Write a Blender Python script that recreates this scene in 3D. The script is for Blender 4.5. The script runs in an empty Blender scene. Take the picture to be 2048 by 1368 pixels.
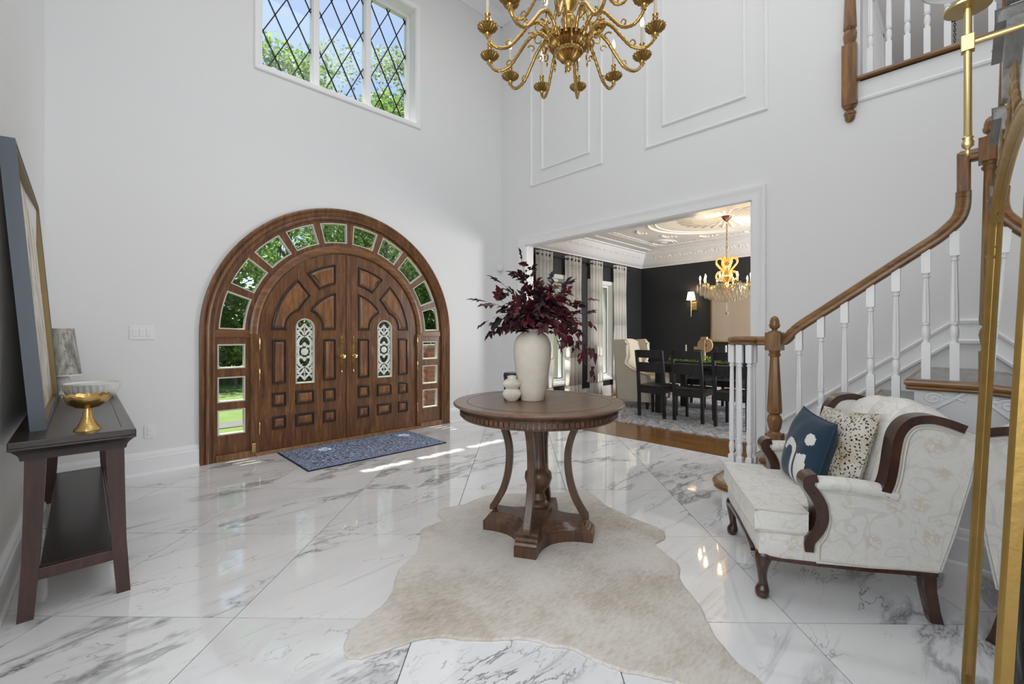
import bpy, math, random
from mathutils import Vector, Matrix
from mathutils.geometry import tessellate_polygon
PI = math.pi
random.seed(7)
SC = bpy.context.scene
COL = SC.collection
# ---------------------------------------------------------------- camera
H = 1.22
YAW = math.radians(44.15)          # camera azimuth, measured from +Y (door wall normal) towards +X
cam_d = bpy.data.cameras.new('camera'); cam = bpy.data.objects.new('camera', cam_d); COL.objects.link(cam)
cam_d.sensor_width = 36.0; cam_d.lens = 885.0 / 2048.0 * 36.0; cam_d.shift_y = -16.0 / 2048.0
cam_d.clip_start = 0.02; cam_d.clip_end = 300
cam.location = (0, 0, H); cam.rotation_euler = (PI / 2, 0, -YAW)
SC.camera = cam
# ---------------------------------------------------------------- world, sun, added fill lights
SUN_TRAVEL = Vector((0.092, -0.30, -1.0))
w = bpy.data.worlds.new('World'); SC.world = w; w.use_nodes = True
wn = w.node_tree.nodes; wl = w.node_tree.links
bg = wn['Background']
sky = wn.new('ShaderNodeTexSky'); sky.sky_type = 'NISHITA'; sky.sun_disc = False
sky.sun_elevation = math.radians(58); sky.sun_rotation = math.radians(20); sky.air_density = 1.1; sky.dust_density = 0.6; sky.ozone_density = 1.6
wl.new(sky.outputs[0], bg.inputs[0]); bg.inputs[1].default_value = 0.16
sd = bpy.data.lights.new('sun', 'SUN'); sun = bpy.data.objects.new('sun', sd); COL.objects.link(sun)
sd.energy = 12; sd.angle = math.radians(0.6); sd.color = (1.0, 0.95, 0.86)
sun.rotation_euler = SUN_TRAVEL.to_track_quat('-Z', 'Y').to_euler(); sun.location = (0, 20, 30)
def area(name, loc, aim, sx, sy, power, col=(1, 1, 1)):
    l = bpy.data.lights.new(name, 'AREA'); l.shape = 'RECTANGLE'; l.size = sx; l.size_y = sy; l.energy = power; l.color = col
    o = bpy.data.objects.new(name, l); COL.objects.link(o); o.location = loc
    o.rotation_euler = (Vector(aim) - Vector(loc)).to_track_quat('-Z', 'Y').to_euler(); return o
area('added_stair_fill', (2.6, -1.16, 4.65), (2.4, 4.0, 2.6), 3.3, 2.1, 22, (0.97, 0.985, 1.0))  # added fill light for the door wall and floor, out of view
area('added_hall_fill', (0.08, -3.05, 1.75), (0.6, 4.0, 1.2), 0.8, 2.3, 36, (0.98, 0.99, 1.0))  # low fill added behind the camera, no known source there
area('added_dining_fill', (8.0, -0.2, 1.6), (7.4, 4.0, 1.3), 1.3, 1.6, 150, (0.95, 0.98, 1.0))  # fill added to lift the dark dining room, out of view
area('added_upper_hall_fill', (7.2, -1.1, 4.7), (7.4, 1.0, 4.6), 2.5, 1.2, 18, (0.97, 0.985, 1.0))  # fill added to brighten the upper hall behind the balcony
area('added_side_fill', (-0.33, 0.1, 1.8), (3.0, 0.5, 1.2), 2.8, 1.7, 58, (0.98, 0.99, 1.0))  # fill added from the left for the armchair and near floor
area('added_overhead_fill', (2.1, 1.6, 5.98), (2.1, 1.6, 0), 3.0, 3.6, 60, (1.0, 0.995, 0.985))  # fill added overhead to even out floor and walls
vs = SC.view_settings; vs.view_transform = 'Standard'; vs.look = 'None'; vs.gamma = 1.0; vs.use_curve_mapping = False
vs.exposure = 0.0
SC.cycles.use_denoising = True
SC.cycles.max_bounces = 8; SC.cycles.diffuse_bounces = 5; SC.cycles.glossy_bounces = 4; SC.cycles.use_adaptive_sampling = True; SC.cycles.adaptive_threshold = 0.04; SC.cycles.transparent_max_bounces = 16
SC.cycles.sample_clamp_indirect = 8.0; SC.cycles.caustics_reflective = False; SC.cycles.caustics_refractive = False

# ---------------------------------------------------------------- mesh helpers
def catmull(P, n=6, closed=False):
    P = [Vector(p) for p in P]; out = []; N = len(P)
    rng = range(N) if closed else range(N - 1)
    for i in rng:
        if closed: a, b, c_, d = P[i - 1], P[i], P[(i + 1) % N], P[(i + 2) % N]
        else: a, b, c_, d = P[max(i - 1, 0)], P[i], P[i + 1], P[min(i + 2, N - 1)]
        for k in range(n):
            t = k / n
            out.append(0.5 * ((2 * b) + (c_ - a) * t + (2 * a - 5 * b + 4 * c_ - d) * t * t + (3 * b - a - 3 * c_ + d) * t ** 3))
    if not closed: out.append(P[-1].copy())
    return out

class MB:
    def __init__(s): s.v = []; s.f = []; s.m = []
    def add(s, vs_, fs, m=0):
        o = len(s.v); s.v += [tuple(p) for p in vs_]
        for q in fs: s.f.append([i + o for i in q]); s.m.append(m)
        return s
    def box(s, x0, y0, z0, x1, y1, z1, m=0):
        x0, x1 = sorted((x0, x1)); y0, y1 = sorted((y0, y1)); z0, z1 = sorted((z0, z1))
        V = [(x0, y0, z0), (x1, y0, z0), (x1, y1, z0), (x0, y1, z0), (x0, y0, z1), (x1, y0, z1), (x1, y1, z1), (x0, y1, z1)]
        return s.add(V, [(0, 3, 2, 1), (4, 5, 6, 7), (0, 1, 5, 4), (1, 2, 6, 5), (2, 3, 7, 6), (3, 0, 4, 7)], m)
    def bar(s, a, b, wx, wy, m=0, up=(0, 0, 1), wx2=None, wy2=None):
        a = Vector(a); b = Vector(b); d = (b - a).normalized(); u = Vector(up)
        if abs(d.dot(u)) > 0.99: u = Vector((0, 1, 0))
        sx = d.cross(u).normalized(); sy = sx.cross(d).normalized()
        wx2 = wx if wx2 is None else wx2; wy2 = wy if wy2 is None else wy2; V = []
        for p, A, B in ((a, wx, wy), (b, wx2, wy2)):
            for i, j in ((-1, -1), (1, -1), (1, 1), (-1, 1)): V.append(p + sx * (i * A / 2) + sy * (j * B / 2))
        return s.add(V, [(3, 2, 1, 0), (4, 5, 6, 7), (0, 1, 5, 4), (1, 2, 6, 5), (2, 3, 7, 6), (3, 0, 4, 7)], m)
    def prism(s, outer, mp, d0, d1, holes=(), m=0, mside=None):
        loops = [list(outer)] + [list(h) for h in holes]
        tri = tessellate_polygon([[Vector((p[0], p[1], 0)) for p in L] for L in loops])
        flat = [p for L in loops for p in L]; n = len(flat)
        V = [mp(p[0], p[1], d0) for p in flat] + [mp(p[0], p[1], d1) for p in flat]
        F = []
        for t in tri: F.append(tuple(t)); F.append(tuple(i + n for i in reversed(t)))
        s.add(V, F, m); o = len(s.v) - len(V); k = 0
        for L in loops:
            N = len(L)
            for i in range(N):
                a = k + i; b = k + (i + 1) % N
                s.f.append([o + a, o + b, o + b + n, o + a + n]); s.m.append(m if mside is None else mside)
            k += N
        return s
    def lathe(s, prof, seg=24, c=(0, 0, 0), m=0, flute=0, famp=0.0, frange=None, axis='Z'):
        cx, cy, cz = c; V = []; F = []
        for j, (r, z) in enumerate(prof):
            for i in range(seg):
                a = 2 * PI * i / seg; rr = r
                if flute and (frange is None or frange[0] <= j <= frange[1]): rr = r * (1 - famp * (0.5 - 0.5 * math.cos(flute * a)))
                V.append((cx + rr * math.cos(a), cy + rr * math.sin(a), cz + z))
        for j in range(len(prof) - 1):
            for i in range(seg):
                i2 = (i + 1) % seg; F.append((j * seg + i, j * seg + i2, (j + 1) * seg + i2, (j + 1) * seg + i))
        ring_ = abs(prof[0][0] - prof[-1][0]) < .008 and abs(prof[0][1] - prof[-1][1]) < .008
        if prof[0][0] > 1e-5 and not ring_: F.append(tuple(reversed(range(seg))))
        if prof[-1][0] > 1e-5 and not ring_: F.append(tuple(range((len(prof) - 1) * seg, len(prof) * seg)))
        return s.add(V, F, m)
    def tube(s, P, r, seg=8, m=0, closed=False, flat=None, caps=True):
        P = [Vector(p) for p in P]; N = len(P)
        R = r if isinstance(r, (list, tuple)) else [r] * N
        T = []
        for i in range(N):
            if closed: t = P[(i + 1) % N] - P[i - 1]
            else: t = P[min(i + 1, N - 1)] - P[max(i - 1, 0)]
            T.append(t.normalized() if t.length > 1e-9 else Vector((0, 0, 1)))
        u = Vector((0, 0, 1)) if abs(T[0].z) < 0.9 else Vector((1, 0, 0))
        if flat is not None: u = Vector(flat[0])
        V = []; F = []
        for i in range(N):
            u = (u - T[i] * u.dot(T[i])); u = u.normalized() if u.length > 1e-9 else T[i].orthogonal().normalized()
            w_ = T[i].cross(u); fu = 1.0 if flat is None else flat[1]
            for k in range(seg):
                a = 2 * PI * k / seg; V.append(P[i] + u * (R[i] * fu * math.cos(a)) + w_ * (R[i] * math.sin(a)))
        for i in range(N if closed else N - 1):
            j = (i + 1) % N
            for k in range(seg):
                k2 = (k + 1) % seg; F.append((i * seg + k, i * seg + k2, j * seg + k2, j * seg + k))
        if caps and not closed: F.append(tuple(reversed(range(seg)))); F.append(tuple(range((N - 1) * seg, N * seg)))
        return s.add(V, F, m)
    def skin(s, loops, m=0, cap0=True, cap1=True, closed=True):
        n = len(loops[0]); V = [p for L in loops for p in L]; F = []
        for j in range(len(loops) - 1):
            for i in range(n if closed else n - 1):
                i2 = (i + 1) % n; F.append((j * n + i, j * n + i2, (j + 1) * n + i2, (j + 1) * n + i))
        if cap0: F.append(tuple(reversed(range(n))))
        if cap1: F.append(tuple(range((len(loops) - 1) * n, len(loops) * n)))
        return s.add(V, F, m)
    def frame(s, path, nrm, prof, closed=True, m=0):
        """mitred moulding along a flat path; profile point (a: sideways in the plane, b: out along nrm)"""
        P = [Vector(p) for p in path]; n = Vector(nrm).normalized(); N = len(P); loops = []
        for i in range(N):
            if closed or 0 < i < N - 1:
                d0 = (P[i] - P[i - 1]).normalized(); d1 = (P[(i + 1) % N] - P[i]).normalized()
            elif i == 0: d0 = d1 = (P[1] - P[0]).normalized()
            else: d0 = d1 = (P[-1] - P[-2]).normalized()
            s0 = n.cross(d0); s1 = n.cross(d1); mt = (s0 + s1); mt.normalize(); k = 1.0 / max(0.3, mt.dot(s0))
            loops.append([P[i] + mt * (a * k) + n * b for a, b in prof])
        if closed: loops.append(loops[0])
        return s.skin(loops, m, cap0=not closed, cap1=not closed)
    def sphere(s, c, r, seg=12, rings=8, m=0, sc=(1, 1, 1)):
        V = []; F = []
        for j in range(rings + 1):
            th = PI * j / rings
            for i in range(seg):
                a = 2 * PI * i / seg
                V.append((c[0] + r * sc[0] * math.sin(th) * math.cos(a), c[1] + r * sc[1] * math.sin(th) * math.sin(a), c[2] - r * sc[2] * math.cos(th)))
        for j in range(rings):
            for i in range(seg):
                i2 = (i + 1) % seg; F.append((j * seg + i, j * seg + i2, (j + 1) * seg + i2, (j + 1) * seg + i))
        return s.add(V, F, m)
    def xf(s, M, start=0):
        for i in range(start, len(s.v)): s.v[i] = tuple(M @ Vector(s.v[i]))
        return s
    def mesh(s, name, mats, smooth=35):
        me = bpy.data.meshes.new(name); me.from_pydata(s.v, [], s.f)
        if not isinstance(mats, (list, tuple)): mats = [mats]
        for q in mats: me.materials.append(q)
        if len(mats) > 1: me.polygons.foreach_set('material_index', s.m)
        if smooth:
            me.polygons.foreach_set('use_smooth', [True] * len(me.polygons)); me.update()
            try: me.set_sharp_from_angle(angle=math.radians(smooth))
            except Exception: pass
        me.validate(); me.update(); return me
    def build(s, name, mats, parent=None, smooth=35, loc=None, rot=None, bevel=0, seg=2, kind=None):
        return link(name, s.mesh(name, mats, smooth), parent, loc, rot, bevel, seg, kind)

def link(name, me, parent=None, loc=None, rot=None, bevel=0, seg=2, kind=None):
    o = bpy.data.objects.new(name, me); COL.objects.link(o)
    if parent is not None: o.parent = parent
    if loc is not None: o.location = loc
    if rot is not None: o.rotation_euler = rot
    if bevel:
        b = o.modifiers.new('bevel', 'BEVEL'); b.width = bevel; b.segments = seg; b.limit_method = 'ANGLE'; b.angle_limit = math.radians(40)
    if kind: o['kind'] = kind
    return o
def tag(o, label, cat, group=None, kind=None):
    o['label'] = label; o['category'] = cat
    if group: o['group'] = group
    if kind: o['kind'] = kind
    return o
def thing(name, label=None, cat=None, loc=(0, 0, 0), rz=0.0, group=None, kind=None):
    o = bpy.data.objects.new(name, None); COL.objects.link(o); o.location = loc; o.rotation_euler = (0, 0, rz); o.empty_display_size = 0.05
    if label: tag(o, label, cat, group)
    if kind: o['kind'] = kind
    return o
def copy_tree(o, parent=None):
    c = o.copy(); COL.objects.link(c); c.parent = parent
    for ch in list(o.children): copy_tree(ch, c)
    return c
def struct(o): o['kind'] = 'structure'; return o
def rects(u0, u1, v0, v1, holes):
    us = sorted({u0, u1, *[h[0] for h in holes], *[h[1] for h in holes]}); vs_ = sorted({v0, v1, *[h[2] for h in holes], *[h[3] for h in holes]})
    out = []
    for a, b in zip(us, us[1:]):
        run = None
        for c_, d in zip(vs_, vs_[1:]):
            mu, mv = (a + b) / 2, (c_ + d) / 2
            if any(h[0] < mu < h[1] and h[2] < mv < h[3] for h in holes) or mu < u0 or mu > u1 or mv < v0 or mv > v1:
                if run: out.append((a, b, *run)); run = None
            else: run = (run[0], d) if run else (c_, d)
        if run: out.append((a, b, *run))
    return out
XZ = lambda x, z, d: (x, d, z)
YZ = lambda y, z, d: (d, y, z)
XY = lambda x, y, d: (x, y, d)

# ---------------------------------------------------------------- materials
MATS = {}
def newmat(name):
    m = bpy.data.materials.new(name); m.use_nodes = True; MATS[name] = m
    return m, m.node_tree.nodes, m.node_tree.links, m.node_tree.nodes['Principled BSDF']
def rgb(*c): return (c[0], c[1], c[2], 1.0)
def coords(N, L, scale=(1, 1, 1), rot=(0, 0, 0), kind='Object', rand=0.0):
    tc = N.new('ShaderNodeTexCoord'); mp = N.new('ShaderNodeMapping'); mp.inputs['Scale'].default_value = scale; mp.inputs['Rotation'].default_value = rot
    src = tc.outputs[kind]
    if rand:
        oi = N.new('ShaderNodeObjectInfo'); mu = N.new('ShaderNodeMath'); mu.operation = 'MULTIPLY'; mu.inputs[1].default_value = rand; L.new(oi.outputs['Random'], mu.inputs[0])
        ad = N.new('ShaderNodeVectorMath'); ad.operation = 'ADD'; L.new(src, ad.inputs[0]); L.new(mu.outputs[0], ad.inputs[1]); src = ad.outputs[0]
    L.new(src, mp.inputs[0]); return mp.outputs[0]
def noise(N, L, v, scale, detail=4, rough=0.5, dist=0.0):
    n = N.new('ShaderNodeTexNoise'); n.inputs['Scale'].default_value = scale; n.inputs['Detail'].default_value = detail; n.inputs['Roughness'].default_value = rough; n.inputs['Distortion'].default_value = dist
    L.new(v, n.inputs['Vector']); return n.outputs['Fac']
def ramp(N, L, fac, stops, interp='LINEAR'):
    r = N.new('ShaderNodeValToRGB'); r.color_ramp.interpolation = interp; e = r.color_ramp.elements
    e[0].position, e[0].color = stops[0][0], rgb(*stops[0][1]); e[1].position, e[1].color = stops[-1][0], rgb(*stops[-1][1])
    for p, c_ in stops[1:-1]: q = e.new(p); q.color = rgb(*c_)
    L.new(fac, r.inputs[0]); return r.outputs[0]
def mixc(N, L, fac, a, b, mode='MIX'):
    x = N.new('ShaderNodeMix'); x.data_type = 'RGBA'; x.blend_type = mode
    for sock, v in ((x.inputs['Factor'], fac), (x.inputs['A'], a), (x.inputs['B'], b)):
        if isinstance(v, (int, float)): sock.default_value = v
        elif isinstance(v, tuple): sock.default_value = rgb(*v)
        else: L.new(v, sock)
    return x.outputs['Result']
def mth(N, L, op, a, b=None, c_=None):
    x = N.new('ShaderNodeMath'); x.operation = op
    for i, v in enumerate((a, b, c_)):
        if v is None: continue
        if isinstance(v, (int, float)): x.inputs[i].default_value = v
        else: L.new(v, x.inputs[i])
    return x.outputs[0]
def bump(N, L, P, h, strength=0.2, dist=0.01):
    b = N.new('ShaderNodeBump'); b.inputs['Strength'].default_value = strength; b.inputs['Distance'].default_value = dist
    L.new(h, b.inputs['Height']); L.new(b.outputs[0], P.inputs['Normal'])
def plain(name, col, rough=0.5, metal=0.0, var=0.0, vscale=8, bmp=0.0, bscale=60, spec=None, coat=0.0, emit=None, estr=0.0):
    m, N, L, P = newmat(name)
    P.inputs['Base Color'].default_value = rgb(*col); P.inputs['Roughness'].default_value = rough; P.inputs['Metallic'].default_value = metal
    if spec is not None: P.inputs['Specular IOR Level'].default_value = spec
    if coat: P.inputs['Coat Weight'].default_value = coat; P.inputs['Coat Roughness'].default_value = 0.08
    if var or bmp:
        v = coords(N, L)
        if var:
            f = noise(N, L, v, vscale, 5)
            L.new(mixc(N, L, f, tuple(q * (1 - var) for q in col), tuple(min(1, q * (1 + var)) for q in col)), P.inputs['Base Color'])
        if bmp: bump(N, L, P, noise(N, L, v, bscale, 3), bmp, 0.004)
    if emit: P.inputs['Emission Color'].default_value = rgb(*emit); P.inputs['Emission Strength'].default_value = estr
    return m
def wood(name, dark, mid, light, grain=(1, 1, 12), rough=0.35, scale=3.0, rot=(0, 0, 0), rand=7.0, coat=0.15):
    m, N, L, P = newmat(name)
    v = coords(N, L, tuple(q for q in grain), rot, rand=rand)
    n1 = noise(N, L, v, scale, 6, 0.6, 0.8); n2 = noise(N, L, v, scale * 6, 4, 0.6)
    f = mth(N, L, 'ADD', mth(N, L, 'MULTIPLY', n1, 0.75), mth(N, L, 'MULTIPLY', n2, 0.25))
    L.new(ramp(N, L, f, [(0.30, dark), (0.5, mid), (0.70, light)]), P.inputs['Base Color'])
    P.inputs['Roughness'].default_value = rough
    if coat: P.inputs['Coat Weight'].default_value = coat; P.inputs['Coat Roughness'].default_value = 0.15
    bump(N, L, P, n2, 0.08, 0.003)
    return m
M = {}
M['wall'] = plain('wall_paint', (0.80, 0.80, 0.805), 0.55, bmp=0.03, bscale=250)
M['trim'] = plain('trim_paint', (0.86, 0.86, 0.87), 0.32)
M['ceil'] = plain('ceiling_plaster', (0.84, 0.84, 0.84), 0.7)
M['dark'] = plain('charcoal_paint', (0.022, 0.023, 0.026), 0.5, bmp=0.03, bscale=200)
M['door'] = wood('mahogany', (0.055, 0.020, 0.008), (0.15, 0.060, 0.020), (0.30, 0.135, 0.046), (9, 9, 0.9), 0.34)
M['doorH'] = wood('mahogany_rail', (0.085, 0.032, 0.012), (0.20, 0.085, 0.03), (0.32, 0.145, 0.052), (0.9, 9, 9), 0.34)
M['panel'] = wood('mahogany_panel', (0.075, 0.028, 0.010), (0.21, 0.086, 0.028), (0.42, 0.19, 0.06), (7, 7, 0.8), 0.36, rand=31)
M['stain'] = wood('dark_stained_moulding', (0.018, 0.008, 0.005), (0.04, 0.018, 0.010), (0.075, 0.034, 0.016), (5, 5, 1), 0.4)
M['oak'] = wood('oak', (0.080, 0.033, 0.010), (0.215, 0.102, 0.033), (0.37, 0.195, 0.066), (8, 8, 0.8), 0.33)
M['oakY'] = wood('oak_along', (0.080, 0.033, 0.010), (0.215, 0.102, 0.033), (0.37, 0.195, 0.066), (8, 0.8, 8), 0.30)
M['plank'] = wood('floor_oak', (0.10, 0.045, 0.014), (0.22, 0.105, 0.032), (0.34, 0.18, 0.06), (9, 0.5, 9), 0.22, rand=43, coat=0.4)
M['walnut'] = wood('walnut', (0.040, 0.020, 0.011), (0.095, 0.048, 0.026), (0.16, 0.085, 0.046), (8, 8, 0.9), 0.36)
M['tabletop'] = wood('walnut_top', (0.11, 0.055, 0.032), (0.155, 0.084, 0.05), (0.21, 0.122, 0.076), (0.7, 6, 6), 0.32)
M['espresso'] = wood('espresso', (0.016, 0.011, 0.009), (0.024, 0.016, 0.013), (0.036, 0.025, 0.02), (9, 0.8, 9), 0.30, coat=0.15)
M['redleg'] = wood('mahogany_leg', (0.018, 0.006, 0.004), (0.042, 0.012, 0.007), (0.075, 0.022, 0.012), (8, 8, 1), 0.38, coat=0)
M['chairwood'] = wood('carved_mahogany', (0.022, 0.008, 0.005), (0.05, 0.018, 0.010), (0.10, 0.036, 0.018), (4, 4, 1.5), 0.25, coat=0.4)
M['black'] = wood('black_wood', (0.008, 0.008, 0.009), (0.016, 0.016, 0.017), (0.03, 0.03, 0.031), (6, 6, 0.8), 0.42, coat=0)
M['grey_tread'] = wood('weathered_grey_tread', (0.15, 0.145, 0.14), (0.27, 0.265, 0.26), (0.40, 0.39, 0.385), (1.2, 7, 7), 0.4)
M['brass'] = plain('antique_brass', (0.56, 0.36, 0.12), 0.24, 1.0, var=0.18, vscale=25)
M['brassdark'] = plain('aged_brass_flutes', (0.33, 0.205, 0.07), 0.36, 1.0, var=0.30, vscale=40)
M['polbrass'] = plain('polished_brass', (0.86, 0.64, 0.26), 0.16, 1.0)
M['satbrass'] = plain('satin_brass', (0.60, 0.46, 0.22), 0.33, 1.0)
M['gilt'] = plain('gold_leaf', (0.40, 0.255, 0.075), 0.42, 0.85, var=0.25, vscale=14, bmp=0.25, bscale=60)
M['giltdark'] = plain('carved_gilt', (0.33, 0.21, 0.10), 0.48, 0.7, var=0.45, vscale=30, bmp=0.5, bscale=80)
M['goldbowl'] = plain('hammered_gold', (0.66, 0.44, 0.16), 0.28, 1.0, var=0.12, vscale=20, bmp=0.3, bscale=90)
M['darkmetal'] = plain('dark_bronze', (0.03, 0.028, 0.027), 0.4, 0.6)
M['white_cer'] = plain('white_ceramic', (0.80, 0.80, 0.78), 0.35)
M['cream_cer'] = plain('cream_ceramic', (0.62, 0.58, 0.49), 0.5, var=0.12, vscale=14, bmp=0.2, bscale=60)
M['stone_cer'] = plain('rough_stoneware', (0.62, 0.565, 0.48), 0.85, var=0.10, vscale=25, bmp=0.6, bscale=90)
M['navy_cer'] = plain('navy_glaze', (0.010, 0.018, 0.035), 0.25)
M['plastic'] = plain('white_plastic', (0.82, 0.82, 0.82), 0.4)
M['plasticd'] = plain('grey_slot', (0.35, 0.35, 0.35), 0.5)
M['candle'] = plain('ivory_candle', (0.80, 0.70, 0.55), 0.5)
M['wax'] = plain('white_wax', (0.85, 0.83, 0.78), 0.4)
M['bulb'] = plain('lit_bulb', (1, 0.95, 0.85), 0.2, emit=(1.0, 0.85, 0.6), estr=1.1)
M['bulbhot'] = plain('lit_warm_bulb', (1, 0.9, 0.7), 0.2, emit=(1.0, 0.74, 0.38), estr=30)
M['shade'] = plain('lit_linen_shade', (0.9, 0.85, 0.75), 0.7, emit=(1.0, 0.86, 0.62), estr=1.6)
M['frame_grey'] = plain('slate_frame_side', (0.115, 0.135, 0.165), 0.5, var=0.06, vscale=4)
M['dull_gold'] = plain('dull_gold_fillet', (0.24, 0.17, 0.075), 0.4, 0.6)
M['brick_mortar'] = plain('mortar', (0.52, 0.46, 0.42), 0.9)
M['soil'] = plain('garden_soil', (0.06, 0.045, 0.03), 0.9)
M['bark'] = plain('bark', (0.09, 0.07, 0.05), 0.9, var=0.3, vscale=6, bmp=0.5, bscale=20)
M['stem'] = plain('dark_twig', (0.05, 0.028, 0.022), 0.6)
M['rope'] = plain('hanging_wire', (0.5, 0.5, 0.5), 0.4, 0.8)
def glass(name, tint=(1, 1, 1), rough=0.0, wavy=0.0):
    m, N, L, P = newmat(name); out = N['Material Output']; N.remove(P)
    tr = N.new('ShaderNodeBsdfTransparent'); tr.inputs[0].default_value = rgb(*tint)
    gl = N.new('ShaderNodeBsdfGlossy'); gl.inputs['Roughness'].default_value = 0.02
    fr = N.new('ShaderNodeFresnel'); ge = N.new('ShaderNodeNewGeometry'); mr = N.new('ShaderNodeMapRange'); mr.inputs['To Min'].default_value = 1.45; mr.inputs['To Max'].default_value = 1 / 1.45; L.new(ge.outputs['Backfacing'], mr.inputs['Value']); L.new(mr.outputs[0], fr.inputs[0])
    mx = N.new('ShaderNodeMixShader'); L.new(fr.outputs[0], mx.inputs[0]); L.new(tr.outputs[0], mx.inputs[1]); L.new(gl.outputs[0], mx.inputs[2]); L.new(mx.outputs[0], out.inputs[0])
    return m
M['glass'] = glass('window_glass', (0.97, 0.985, 0.975))
def crystal():
    m, N, L, P = newmat('crystal'); P.inputs['Base Color'].default_value = rgb(0.95, 0.88, 0.74); P.inputs['Roughness'].default_value = 0.08
    P.inputs['Transmission Weight'].default_value = 0.55; P.inputs['IOR'].default_value = 1.5; return m
M['crystal'] = crystal()
def mirror():
    m, N, L, P = newmat('mirror_silver'); P.inputs['Base Color'].default_value = rgb(0.9, 0.91, 0.91); P.inputs['Metallic'].default_value = 1; P.inputs['Roughness'].default_value = 0.0; return m
M['mirror'] = mirror()
def marble():
    m, N, L, P = newmat('polished_marble_tile')
    v = coords(N, L, (0.62, 1.55, 1.0), (0, 0, math.radians(22)), rand=60)
    nd = N.new('ShaderNodeTexNoise'); nd.inputs['Scale'].default_value = 2.2; nd.inputs['Detail'].default_value = 5; L.new(v, nd.inputs['Vector'])
    ad = N.new('ShaderNodeVectorMath'); ad.operation = 'MULTIPLY_ADD'; L.new(nd.outputs['Color'], ad.inputs[0]); ad.inputs[1].default_value = (0.42, 0.42, 0.42); L.new(v, ad.inputs[2])
    vv = ad.outputs[0]
    def vein(scale, width, detail, rough=0.55):
        f = noise(N, L, vv, scale, detail, rough)
        a = mth(N, L, 'ABSOLUTE', mth(N, L, 'SUBTRACT', f, 0.5))
        r = N.new('ShaderNodeMapRange'); r.interpolation_type = 'SMOOTHSTEP'; r.inputs['From Min'].default_value = 0.0; r.inputs['From Max'].default_value = width; r.inputs['To Min'].default_value = 1; r.inputs['To Max'].default_value = 0
        L.new(a, r.inputs['Value']); return r.outputs[0]
    mask = N.new('ShaderNodeMapRange'); mask.inputs['From Min'].default_value = 0.46; mask.inputs['From Max'].default_value = 0.58; L.new(noise(N, L, v, 1.3, 2), mask.inputs['Value'])
    mask2 = N.new('ShaderNodeMapRange'); mask2.inputs['From Min'].default_value = 0.42; mask2.inputs['From Max'].default_value = 0.62; L.new(noise(N, L, v, 2.9, 2), mask2.inputs['Value'])
    big = mth(N, L, 'MULTIPLY', vein(0.85, 0.030, 7, 0.6), mask.outputs[0])
    thin = mth(N, L, 'MULTIPLY', vein(1.5, 0.0045, 5), mask2.outputs[0])
    core = mth(N, L, 'MULTIPLY', vein(0.85, 0.0045, 7, 0.6), mask2.outputs[0])
    cloud = noise(N, L, v, 1.6, 4)
    base = ramp(N, L, cloud, [(0.3, (0.74, 0.745, 0.76)), (0.6, (0.86, 0.86, 0.865))])
    c1 = mixc(N, L, mth(N, L, 'MULTIPLY', big, 0.72), base, (0.30, 0.305, 0.31))
    c2 = mixc(N, L, mth(N, L, 'MULTIPLY', core, 0.85), c1, (0.16, 0.16, 0.165))
    c3 = mixc(N, L, mth(N, L, 'MULTIPLY', thin, 0.60), c2, (0.30, 0.29, 0.28))
    vs_ = coords(N, L, (0.45, 7.0, 1.0), (0, 0, math.radians(22)), rand=60); stf = noise(N, L, vs_, 3.0, 4, 0.6)
    sr = N.new('ShaderNodeMapRange'); sr.inputs['From Min'].default_value = 0.60; sr.inputs['From Max'].default_value = 0.72; L.new(stf, sr.inputs['Value'])
    c3 = mixc(N, L, mth(N, L, 'MULTIPLY', sr.outputs[0], 0.38), c3, (0.36, 0.36, 0.37))
    L.new(c3, P.inputs['Base Color']); P.inputs['Roughness'].default_value = 0.04; P.inputs['IOR'].default_value = 1.85
    return m
M['marble'] = marble()
M['grout'] = plain('grout', (0.16, 0.16, 0.16), 0.8)
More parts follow.
